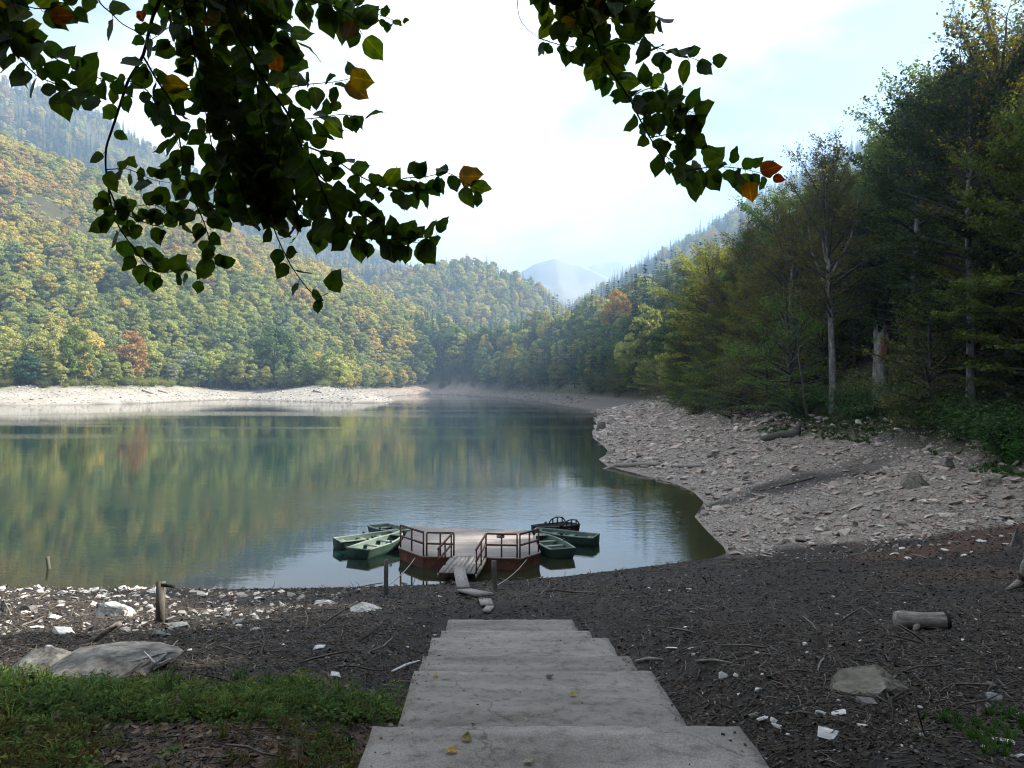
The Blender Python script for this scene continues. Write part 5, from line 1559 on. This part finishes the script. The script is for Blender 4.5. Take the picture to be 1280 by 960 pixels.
# root wad at the right edge
q = on_ground([(1277, 738)])[0]
t = thing('driftwood_root', 'bleached twisted root standing at the right picture edge', 'root', q)
r = np.random.default_rng(2)
for k, (dx, dz, r0) in enumerate([(-.35, -.02, .07), (.15, .7, .12), (.3, .35, .1), (.6, .1, .09), (-.12, .35, .06)]):
    P = np.array([(0.1, .1, .15), (dx * .5 + .05, 0, dz * .6 + .12), (dx, -.05, dz + .04)])
    add('root', tube_mesh('root', P, np.array([.12, r0, r0 * .4]), M['drift'], 8), t)
rock('boulder', 1272, 682, 22, 20, 'dark grey stump-like lump above the bleached root', 'rock', 44, .8)
# stick stub on the flat outcrop
q = on_ground([(112, 822)])[0]; k = q[1] / FPX
t = thing('branch_stub', 'sawn branch stub poking up from the flat grey outcrop', 'branch', q)
add('trunk', tube_mesh('stub', np.array([(-.08, .3, .02), (.1, .25, .15), (.3, .2, .27)]) + (0, 0, .12), np.array([.04, .038, .034]), M['drift'], 9), t)
# sticks
for k, (a, b, r0, lb, mt) in enumerate([((190, 842), (206, 832), .016, 'forked white stick standing by the ground cover', 'roof'), ((795, 829), (828, 827), .03, 'flat weathered stick beside the third step', 'drift'), ((870, 829), (915, 832), .018, 'long pale stick above the chunky white stone', 'drift'), ((865, 763), (882, 764), .016, 'thin pale twig on the beach right of the steps', 'drift'),
                                        ((1141, 694), (1160, 699), .025, 'curved pale twig on the dark soil below the rubble', 'drift'), ((490, 842), (525, 828), .02, 'whitish sticks lying against the left edge of the steps', 'roof'), ((985, 897), (1020, 898), .012, 'thin brown stick by the white cluster', 'post'), ((1148, 888), (1156, 925), .008, 'thin upright twig in the lower right', 'post'),
                                        ((1030, 826), (1022, 842), .014, 'pale split stick above the tan boulder', 'drift'), ((980, 842), (1015, 844), .012, 'dark flat stick left of the tan boulder', 'post'), ((700, 742), (745, 741), .012, 'thin driftwood twig near the waterline', 'drift')]):
    P = on_ground([a, b]); P[:, 2] += .03
    if 'forked' in lb:
        t = thing('stick', lb, 'stick', P[0])
        add('shaft', tube_mesh('stick', np.array([(-.02, 0, -.03), (.02, 0, .1), (-.09, 0, .22)]), np.array([.018, .016, .008]), M[mt], 6), t)
        for e_ in ((.16, 0, .2), (.22, -.02, .15)):
            add('fork', tube_mesh('fork', np.array([(.02, 0, .07), (e_[0] * .5, 0, e_[2] * .6), e_]), np.array([.014, .012, .006]), M[mt], 6), t)
        continue
    mid = (P[0] + P[1]) / 2; mid[2] = max(mid[2], hz(mid[0], mid[1]) + .03)
    if 'upright' in lb: P[0] = P[1] + (-.06, .05, .3); mid = P.mean(0)
    tag(add('stick', tube_mesh('stick', np.array([P[0] - mid, (0.0, .02, .01), P[1] - mid]), np.array([r0 * .7, r0, r0 * .5]), M[mt], 6), None, mid), lb, 'stick')

# ------------------------------------------------------------------ green ground cover beside the steps
def herb(seed, n=34, H=.16, R=.13, size=(.03, .07), blades=False):
    r = np.random.default_rng(seed)
    if blades:
        V = []; F = []
        for k in range(n):
            a = r.uniform(0, 6.28); q = r.uniform(0, R * .5); b = np.array((q * math.cos(a), q * math.sin(a), 0)); d = np.array((math.cos(a), math.sin(a), 0)); h = H * r.uniform(.5, 1.1); sd = np.array((-d[1], d[0], 0)) * .006
            m = b + d * h * .25 + (0, 0, h * .7); tp = b + d * h * .75 + (0, 0, h * .85); i = len(V)
            V += [b - sd, b + sd, m + sd, m - sd, tp]; F += [(i, i + 1, i + 2, i + 3), (i + 3, i + 2, i + 4, i + 3)]
        return np.array(V), [f if f[0] != f[3] else f for f in F]
    a = r.uniform(0, 6.28, n); q = R * np.sqrt(r.random(n))
    C = np.stack([q * np.cos(a), q * np.sin(a), H * r.uniform(.1, 1, n) * (1 - .3 * q / R)], 1)
    return kites(C, np.array((0, 0, 1.0)) + r.normal(size=(n, 3)) * .5, r.uniform(*size, n), .55, r)
def herb_shapes():
    out = []
    for k in range(4):
        V, F = herb(700 + k, 40, .13 + .03 * k, .13, (.03, .075)); out.append(bpy.data.objects.new('herb_shape', mesh_np('herb', V, F, M['herb'])))
    for k in range(2):
        V, F = herb(710 + k, 26, .24, .1, blades=True); V, F = fix_tris(V, np.array([(f[0], f[1], f[2], f[0]) if f[2] == f[3] or f[0] == f[3] else f for f in F])); out.append(bpy.data.objects.new('herb_shape', mesh_np('grass', V, F, M['herb'])))
    r = np.random.default_rng(3); d = r.normal(size=(40, 3)); d[:, 2] = np.abs(d[:, 2]); d /= np.linalg.norm(d, axis=1)[:, None]
    C = np.concatenate([d * .028 + (0, 0, .2), np.array([(0, 0, .05 + .02 * k) for k in range(12)])]); V, F = kites(C, np.concatenate([d, r.normal(size=(12, 3))]), .035, .8, r)
    out.append(bpy.data.objects.new('herb_shape', mesh_np('seedhead', V, F, M['herb'])))
    return out
HB = herb_shapes()
def cover():
    r = np.random.default_rng(31)
    n = 15000
    x = r.uniform(-8, 1.2, n); y = r.uniform(3.6, 10.4, n)
    x = x * np.interp(y, [3.6, 10.4], [.62, 1.0])
    u = 640 + x / y * FPX
    z = height(x, y); v = 480 + (EYE - z) / y * FPX
    edge = STAIR_C(y) - 1.42
    top = 852 - 0.0 * u + np.where(u < 60, -14, 0) + np.where(u > 440, (u - 440) * .25, 0) + (fbm(x * 1.7, y * 1.7, 4, 3) - .5) * 30
    dens = S(0, 40, v - top) * (.3 + .65 * S(.32, .5, fbm(x * 2.2, y * 2.2, 19, 3)))
    bare = S(.22, .4, fbm(x * .9 + 4, y * .9, 15, 3)) * S(896, 908, v) * S(60, 160, u) * .97
    dens = dens * (1 - bare)
    ok = (x < edge) & (r.random(n) < dens)
    x, y, z, u, v = x[ok], y[ok], z[ok], u[ok], v[ok]; n = len(x)
    k = r.choice(7, n, p=[.25, .23, .18, .14, .1, .1, 0])
    c = np.array([(.095, .155, .045), (.078, .13, .042), (.14, .175, .05), (.062, .098, .036)])[r.integers(0, 4, n)] * r.uniform(.7, 1.25, (n, 1))
    dry = (r.random(n) < S(885, 935, v) * .6); c[dry] = np.array((.1, .095, .035)) * r.uniform(.5, 1.2, (dry.sum(), 1))
    brown = (r.random(n) < S(900, 940, v) * .12); c[brown] = (.1, .06, .03)
    k = np.where((u < 260) & (v > 900) & (r.random(n) < .022), 6, k); c[k == 6] = np.array((.2, .17, .12))
    sc = r.uniform(.55, 1.1, n) * np.where(v < 905, .85, .65) * np.where(u < 130, 1.2, 1)
    scatter('ground_cover', np.stack([x, y, z], 1), np.stack([r.normal(size=n) * .12, r.normal(size=n) * .12, r.uniform(0, 6.28, n)], 1), np.repeat(sc[:, None], 3, 1), c, k, HB, 'green creeping herbs and grass beside the concrete steps')
    # grass on the forest edge of the bank, and thin grass lower right
    n = 14000
    x = r.uniform(18, 44, n); y = r.uniform(36, 84, n); h, s, e = height(x, y, True, True)
    ok = (e > -1.2) & (e < 5) & (fbm(x / 5, y / 5, 8, 2) > .42)
    x2 = r.uniform(3.2, 5, 500); y2 = r.uniform(5.4, 6.6, 500); ok2 = r.random(500) < .2
    X = np.concatenate([x[ok], x2[ok2]]); Y = np.concatenate([y[ok], y2[ok2]]); Z = height(X, Y); n = len(X)
    sc = np.where(Y > 20, r.uniform(.8, 1.7, n), r.uniform(.3, .55, n))
    c = np.array((.045, .1, .022)) * r.uniform(.6, 1.3, (n, 1))
    scatter('grass', np.stack([X, Y, Z], 1), np.stack([0 * X, 0 * X, r.uniform(0, 6.28, n)], 1), np.repeat(sc[:, None], 3, 1), c, 4 + r.integers(0, 2, n), HB, 'grass tufts along the top of the stony bank')
    # brown fallen leaves
    n = 2600
    x = r.uniform(-6.5, 1.2, n); y = r.uniform(4.5, 9, n); ok = (x < STAIR_C(y) - 1.45); x, y = x[ok], y[ok]; n = len(x)
    me = leaf_mesh('fallen', .06, 5, M['chip']); ob = bpy.data.objects.new('leaf_shape', me)
    c = np.array([(.11, .07, .045), (.16, .105, .07), (.07, .045, .03), (.2, .15, .1)])[r.integers(0, 4, n)] * r.uniform(.6, 1.2, (n, 1))
    scatter('fallen_leaves', np.stack([x, y, height(x, y) + .015], 1), np.stack([r.normal(size=n) * .35, r.normal(size=n) * .35, r.uniform(0, 6.28, n)], 1), np.repeat(r.uniform(.7, 1.2, (n, 1)), 3, 1), c, np.zeros(n, int), [ob], 'brown fallen leaves on the ground left of the steps')

def leaf_mesh(name, L, seed, mat, notch=0.0):
    """a broad oval leaf with a point, folded a little along its rib"""
    r = np.random.default_rng(seed)
    f = np.array([0, .06, .2, .38, .56, .72, .86, .94, 1.0]); w = np.array([.06, .26, .41, .45, .4, .29, .14, .05, .003]) * L * r.uniform(.8, 1.08)
    curl = r.uniform(-.35, .5) * L; fold = r.uniform(-.05, .45); bend = r.uniform(-.12, .12) * L; twist = r.uniform(-.5, .5)
    V = []
    for q, (a, b) in enumerate(zip(f, w)):
        zc = curl * (a - .3) ** 2 * 1.6; yc = bend * a * a; jl, jr = r.uniform(.84, 1.12), r.uniform(.84, 1.12)
        tz = twist * (a - .5) * b; wv = r.normal() * .03 * L
        V += [(a * L - .02 * L, yc - b * jl, zc + b * fold - tz + wv), (a * L, yc, zc), (a * L - .02 * L, yc + b * jr, zc + b * fold + tz - wv * .5)]
    F = []
    for q in range(len(f) - 1):
        for j in range(2):
            F.append((q * 3 + j, (q + 1) * 3 + j, (q + 1) * 3 + j + 1, q * 3 + j + 1))
    return mesh_np(name, V, F, mat, True)
cover()

# leaves lying on the steps
for k, (u, v, c, lb) in enumerate([(558, 940, (.45, .3, .02), 'yellow fallen leaf on the nearest step'), (582, 928, (.2, .2, .05), 'greenish fallen leaf on the nearest step'), (720, 868, (.4, .32, .02), 'small yellow leaf on the broad second step'), (548, 839, (.35, .3, .03), 'yellowish leaf on the left of the third step'),
                                   (658, 951, (.3, .27, .2), 'pale dry leaf at the bottom of the picture on the step'), (683, 842, (.06, .05, .04), 'dark curled leaf in the middle of the steps'), (657, 903, (.25, .22, .17), 'pale dry leaf on the edge of the second step')]):
    st = [s_ for s_ in STEPS if s_[0] >= 3.2]
    best = None
    for y0, y1, z0, z1 in st:
        d = (EYE - (z0 + z1) / 2) * FPX / (v - 480)
        if y0 - .1 < d < y1 + .05: best = (d, z0 + (z1 - z0) * (d - y0) / (y1 - y0)); break
    if best is None: continue
    d, z = best
    o = add('fallen_leaf', leaf_mesh('fallen_leaf', .09, 900 + k, M['branch_leaf']), None, ((u - 640) / FPX * d, d, z + .014), (.1, -.1, k * 1.3))
    o['tint'] = list(c); tag(o, lb, 'leaf')

# ------------------------------------------------------------------ the tree whose branches hang into the view
def overhang():
    r = np.random.default_rng(17)
    base = (-3.6, -2.2, hz(-3.6, -2.2) - .2)
    tree = thing('overhanging_tree', 'dark branches with broad green leaves hanging into the view from above', 'tree', base)
    BO = np.array(base)
    # off to the side: trunk and limbs that carry the branches
    def wood(name, P, R, n=8, mat='twig'):
        P = np.asarray(P, float)
        return add(name, tube_mesh(name, P - BO, np.asarray(R, float), M[mat], n), tree)
    wood('trunk', [(-3.6, -2.2, BO[2] - .3), (-3.5, -2.1, 9), (-3.3, -1.8, 11.5), (-3.0, -1.5, 15)], [.3, .26, .22, .14], 12, 'bark')
    A0 = px(250, -90, 2.8); A1 = px(700, -120, 3.1); A2 = px(-60, -60, 2.7)
    wood('limb', [(-3.3, -1.8, 11.2), (-2.2, 0.6, 10.9), (-1.4, 2.0, 10.2), A0], [.13, .09, .06, .03], 8)
    wood('limb', [(-3.3, -1.8, 11.5), (-1.6, 0.4, 11.2), (-.3, 2.0, 10.6), A1], [.13, .09, .05, .022], 8)
    wood('limb', [(-2.2, 0.6, 10.9), (-2.2, 1.8, 10.2), A2], [.06, .04, .02], 8)
    TW = [ # (points in the picture, distance, thickness px, leaves per 10 px, leaf scale)
        ([(250, -90), (215, -30), (190, 20), (180, 70), (160, 100), (152, 125), (140, 162), (132, 185), (132, 212), (136, 240)], 2.75, 5.0, .35, .7),
        ([(136, 236), (147, 260), (165, 272), (200, 285), (225, 275)], 2.75, 2.4, 1.0, .75),
        ([(136, 240), (140, 262), (150, 287), (167, 310), (185, 335), (205, 342), (232, 335), (250, 345)], 2.75, 2.0, 1.1, .75),
        ([(115, -20), (125, 5), (140, 17), (152, 30), (180, 44), (188, 44)], 2.7, 2.2, .4, .8),
        ([(180, 72), (197, 102), (217, 130), (222, 162), (230, 207), (240, 245), (255, 277), (262, 300), (270, 330)], 2.8, 2.6, 1.25, .9),
        ([(197, 102), (225, 110), (255, 112), (280, 110)], 2.85, 2.0, 1.0, .9),
        ([(160, 100), (185, 112), (200, 140), (215, 165), (225, 185)], 2.7, 1.8, .9, .75),
        ([(132, 212), (160, 210), (190, 225), (210, 228)], 2.72, 1.4, 1.3, .75),
        ([(140, 262), (165, 258), (195, 255), (215, 270)], 2.72, 1.4, 1.3, .75),
        ([(250, -90), (270, -20), (290, 30), (307, 62), (332, 105), (360, 140), (372, 175), (395, 215), (412, 262), (435, 292)], 2.9, 4.6, .8, 1.0),
        ([(435, 292), (470, 300), (510, 298), (543, 296)], 2.9, 2.2, 1.7, .95),
        ([(395, 215), (430, 250), (465, 280), (500, 300), (530, 305)], 2.95, 2.2, 1.4, .95),
        ([(337, -40), (338, 0), (345, 37), (355, 67), (362, 80)], 2.95, 2.0, 1.0, .95),
        ([(352, 112), (385, 105), (415, 103), (445, 97)], 2.95, 1.6, .9, .95),
        ([(372, 150), (400, 147), (430, 142), (452, 148)], 2.95, 1.6, 1.3, .95),
        ([(375, 180), (415, 195), (440, 215), (478, 235), (505, 238)], 3.0, 2.4, 1.2, .9),
        ([(478, 235), (505, 222), (530, 222), (560, 214), (580, 228), (596, 236)], 3.0, 1.5, 1.0, .85),
        ([(505, 238), (525, 232), (548, 225)], 3.0, 1.3, 1.2, .8),
        ([(338, 268), (342, 285), (350, 305), (365, 335), (385, 362), (398, 372), (411, 366)], 2.8, 2.2, .65, .8),
        ([(360, 140), (350, 190), (345, 230), (340, 270)], 2.85, 2.2, 1.6, 1.0),
        ([(250, -60), (255, 0), (262, 60), (275, 120), (290, 170), (300, 230), (312, 275)], 2.85, 3.0, 1.7, 1.05),
        ([(220, -40), (235, 20), (243, 70), (252, 115), (262, 165), (270, 215), (266, 262)], 2.8, 2.4, 1.5, 1.0),
        ([(300, -50), (312, 30), (320, 100), (328, 160), (335, 215), (330, 262)], 2.95, 2.6, 1.7, 1.05),
        ([(290, 170), (320, 200), (355, 240), (385, 275), (410, 290)], 2.9, 2.0, 1.8, 1.05),
        ([(262, 100), (300, 130), (340, 165), (372, 205), (400, 250)], 3.0, 2.0, 1.8, 1.05),
        ([(275, 120), (300, 185), (320, 230), (350, 265), (385, 262)], 2.92, 1.8, 1.6, 1.0),
        ([(200, -40), (210, 10), (216, 40), (222, 70)], 2.8, 2.0, 1.2, 1.0),
        ([(-60, -60), (-20, 0), (20, 40), (50, 60), (80, 80), (105, 92), (138, 102), (142, 106)], 2.7, 2.4, 1.2, 1.0),
        ([(-30, -10), (0, 40), (22, 70), (45, 95), (70, 105), (96, 112), (100, 125)], 2.65, 2.0, 1.2, 1.0),
        ([(-40, -40), (10, 0), (45, 12), (80, 8), (95, 2)], 2.65, 2.0, 1.6, 1.05),
        ([(-50, 0), (-10, 35), (10, 45), (30, 50)], 2.7, 2.0, 1.5, 1.05),
        ([(300, -60), (340, -15), (385, 0), (420, 8), (442, 22), (452, 42)], 2.85, 2.4, 1.6, 1.0),
        ([(430, 0), (455, 12), (478, 20), (500, 28)], 3.3, 1.4, 2.2, .48),
        ([(250, -60), (260, -10), (290, 10), (330, 25), (360, 40), (372, 55)], 2.9, 2.2, 1.6, 1.05),
        ([(700, -120), (718, -30), (728, 0), (741, 34), (753, 75), (787, 122), (803, 156), (822, 188), (837, 212), (859, 222)], 3.1, 3.2, .5, .95),
        ([(787, 122), (805, 112), (825, 108), (845, 118)], 3.1, 1.6, 2.4, 1.0),
        ([(800, 150), (822, 138), (845, 132), (870, 143)], 3.1, 1.6, 2.0, .9),
        ([(812, 172), (835, 168), (855, 160), (872, 182)], 3.1, 1.5, 2.0, .9),
        ([(822, 188), (832, 195), (845, 205), (850, 215)], 3.1, 1.4, 1.8, .75),
        ([(845, 216), (875, 210), (905, 208), (935, 212), (955, 218)], 3.1, 1.7, 1.7, .95),
        ([(640, -60), (646, -10), (648, 22), (660, 38), (675, 48)], 3.15, 1.5, .12, .5),
        ([(675, 48), (695, 55), (715, 58), (730, 62)], 3.1, 1.5, 2.0, .85),
        ([(690, -60), (700, -10), (715, 20), (735, 45), (752, 78), (765, 100)], 3.1, 2.0, 1.8, .95),
        ([(728, 0), (755, 20), (780, 30), (805, 22)], 3.15, 1.8, 1.9, 1.0),
        ([(700, -30), (740, -10), (775, 5), (810, 12), (820, 28)], 3.15, 1.8, 1.8, 1.0),
        ([(753, 60), (775, 50), (805, 55), (830, 62), (858, 70), (885, 80)], 3.1, 1.6, 1.5, .8),
        ([(680, -30), (685, 0), (690, 20), (705, 30)], 3.1, 1.5, 1.8, .9),
    ]
    L0 = .082
    shapes = [leaf_mesh('leaf', L0, 1000 + k, M['branch_leaf']) for k in range(9)]
    leaves = []
    for pts, d, th, dens, ls in TW:
        n = len(pts)
        pts = np.array(pts, float)
        dd = d + np.linspace(0, 1, n) * r.normal() * .12
        P = np.array([px(u, v, q) for (u, v), q in zip(pts, dd)])
        f = np.linspace(0, 1, n); g = np.linspace(0, 1, (n - 1) * 3 + 1)
        # smooth
        Q = np.stack([np.interp(g, f, P[:, k]) for k in range(3)], 1)
        Q[1:-1] = (Q[:-2] + 2 * Q[1:-1] + Q[2:]) / 4
        wood('twig', Q, th * d / FPX * .5 * (1.0 - .6 * g), 6)
        seg = np.linalg.norm(np.diff(pts, axis=0), axis=1); tot = seg.sum()
        cum = np.r_[0, np.cumsum(seg)] / tot
        m = max(1, int(tot / 10 * dens * (1.22 if dens < 1.5 else 1.0)))
        for k in range(m):
            s = min(1.0, (k + r.uniform(.2, .9)) / m)
            if k == m - 1: s = 1.0
            b = np.array([np.interp(s, cum, P[:, q]) for q in range(3)])
            e2 = np.array([np.interp(min(1, s + .05), cum, P[:, q]) for q in range(3)]); e1 = np.array([np.interp(max(0, s - .05), cum, P[:, q]) for q in range(3)])
            t = e2 - e1; t /= np.linalg.norm(t) + 1e-9
            side = np.cross(t, (0, 1, 0)); side /= np.linalg.norm(side) + 1e-9
            sg = 1 if k % 2 else -1
            dr = t * r.uniform(-.1, .9) + side * sg * r.uniform(.5, 1.0) + np.array((0, r.normal() * .45, -.35 + r.normal() * .2))
            dr /= np.linalg.norm(dr)
            nr = np.array((r.normal() * .45, -.75 + r.normal() * .35, -.35 + r.normal() * .4))
            nr = nr - dr * np.dot(nr, dr); nr /= np.linalg.norm(nr) + 1e-9
            pet = r.uniform(.008, .022)
            o = b + dr * pet
            size = ls * r.uniform(.72, 1.42) * d / 2.9
            q = r.random()
            if q < .62: c = np.array((.04, .075, .014))
            elif q < .84: c = np.array((.065, .1, .015))
            elif q < .955: c = np.array((.028, .05, .013))
            elif q < .99: c = np.array((.2, .15, .02))
            else: c = np.array((.11, .07, .02))
            if k == m - 1 and c[0] > c[1]: c = np.array((.065, .1, .015))
            leaves.append((o, dr, nr, size * (.9 if o[0] > 0 else .95), c * r.uniform(.9, 1.6), r.integers(0, 9), b))
    # the leaves that catch the eye for their colour
    for (u, v, d, an, sz, c) in [(950, 214, 3.08, .3, 1.05, (.26, .085, .02)), (935, 228, 3.08, -1.3, 1.0, (.4, .2, .02)), (966, 222, 3.08, -.2, .6, (.25, .07, .02)), (438, 96, 2.93, -.15, 1.15, (.3, .22, .02)), (62, 20, 2.62, .1, .95, (.32, .12, .02)), (174, 14, 2.68, -1.2, .55, (.3, .1, .02)), (344, 68, 2.93, -1.5, 1.0, (.32, .14, .02)), (340, 92, 2.93, -1.2, .7, (.36, .25, .02)), (702, 30, 3.08, .4, .7, (.4, .28, .02)), (857, 152, 3.08, -1.0, .6, (.35, .25, .02))]:
        o = px(u, v, d); dr = np.array((math.cos(an), .1, math.sin(an))); dr /= np.linalg.norm(dr); nr = np.array((.1, -1, -.25)); nr -= dr * np.dot(nr, dr); nr /= np.linalg.norm(nr)
        leaves.append((o, dr, nr, sz, np.array(c), r.integers(0, 9), o))
    def mat_of(o, dr, nr, s):
        y = np.cross(nr, dr)
        R = Matrix(((dr[0], y[0], nr[0], 0), (dr[1], y[1], nr[1], 0), (dr[2], y[2], nr[2], 0), (0, 0, 0, 1)))
        return Matrix.Translation(Vector(o - BO)) @ R @ Matrix.Scale(float(s), 4)
    order = np.argsort([-(l[3]) * (1 + .8 * (abs(l[0][0]) < 2.2 * .64 and l[0][2] < EYE + .48 * l[0][1])) for l in leaves])
    inview = [i for i in range(len(leaves)) if EYE + .5 * leaves[i][0][1] > leaves[i][0][2] and abs(leaves[i][0][0]) < .67 * leaves[i][0][1]]
    single = set(sorted(inview, key=lambda i: -leaves[i][3] - (i >= len(leaves) - 10))[:300])
    VV = []; FF = []; CC = []; o_ = 0
    PT = []
    for i, (o, dr, nr, s, c, k, b) in enumerate(leaves):
        PT.append(tube(np.array([b - BO, (b + o) / 2 - BO + (0, 0, -.003), o + dr * .004 - BO]), np.array([.0011, .0009, .0008]), 4, False))
        if i in single:
            ob = bpy.data.objects.new('leaf', shapes[k]); COL.objects.link(ob); ob.parent = tree
            ob.matrix_local = mat_of(o, dr, nr, s); ob['tint'] = [float(q) for q in c]
        else:
            mt = np.array(mat_of(o, dr, nr, s)); me = shapes[k]
            co = np.array([v.co[:] for v in me.vertices]) @ mt[:3, :3].T + mt[:3, 3]
            VV.append(co); FF.append(np.array([p.vertices[:] for p in me.polygons]) + o_); o_ += len(co)
    V, F = cat(PT); add('petioles', mesh_np('petioles', V, F, M['twig']), tree)['kind'] = 'stuff'
    if VV:
        me = mesh_np('foliage', np.concatenate(VV), np.concatenate(FF), M['branch_leaf'], True)
        ob = add('foliage', me, tree); ob['kind'] = 'stuff'; ob['tint'] = [.045, .08, .014]
    # the rest of its crown, above the view
    C = []; Nn = []
    for k in range(130):
        c = np.array((r.uniform(-6.5, 4.5), r.uniform(-4.5, 5.0), r.uniform(12.3, 18)))
        n = 46; d = r.normal(size=(n, 3)); d /= np.linalg.norm(d, axis=1)[:, None]
        C.append(c + d * r.uniform(.2, 1.2, (n, 1)) * np.array((1.1, 1.1, .5))); Nn.append(np.array((0, 0, 1.0)) + r.normal(size=(n, 3)) * .5)
    V, F = kites(np.concatenate(C) - BO, np.concatenate(Nn), .2, .7, r)
    ob = add('crown', mesh_np('crown', V, F, M['near_leaf']), tree); ob['tint'] = [.05, .08, .02]; ob['kind'] = 'stuff'
    print('leaves', len(leaves))
overhang()
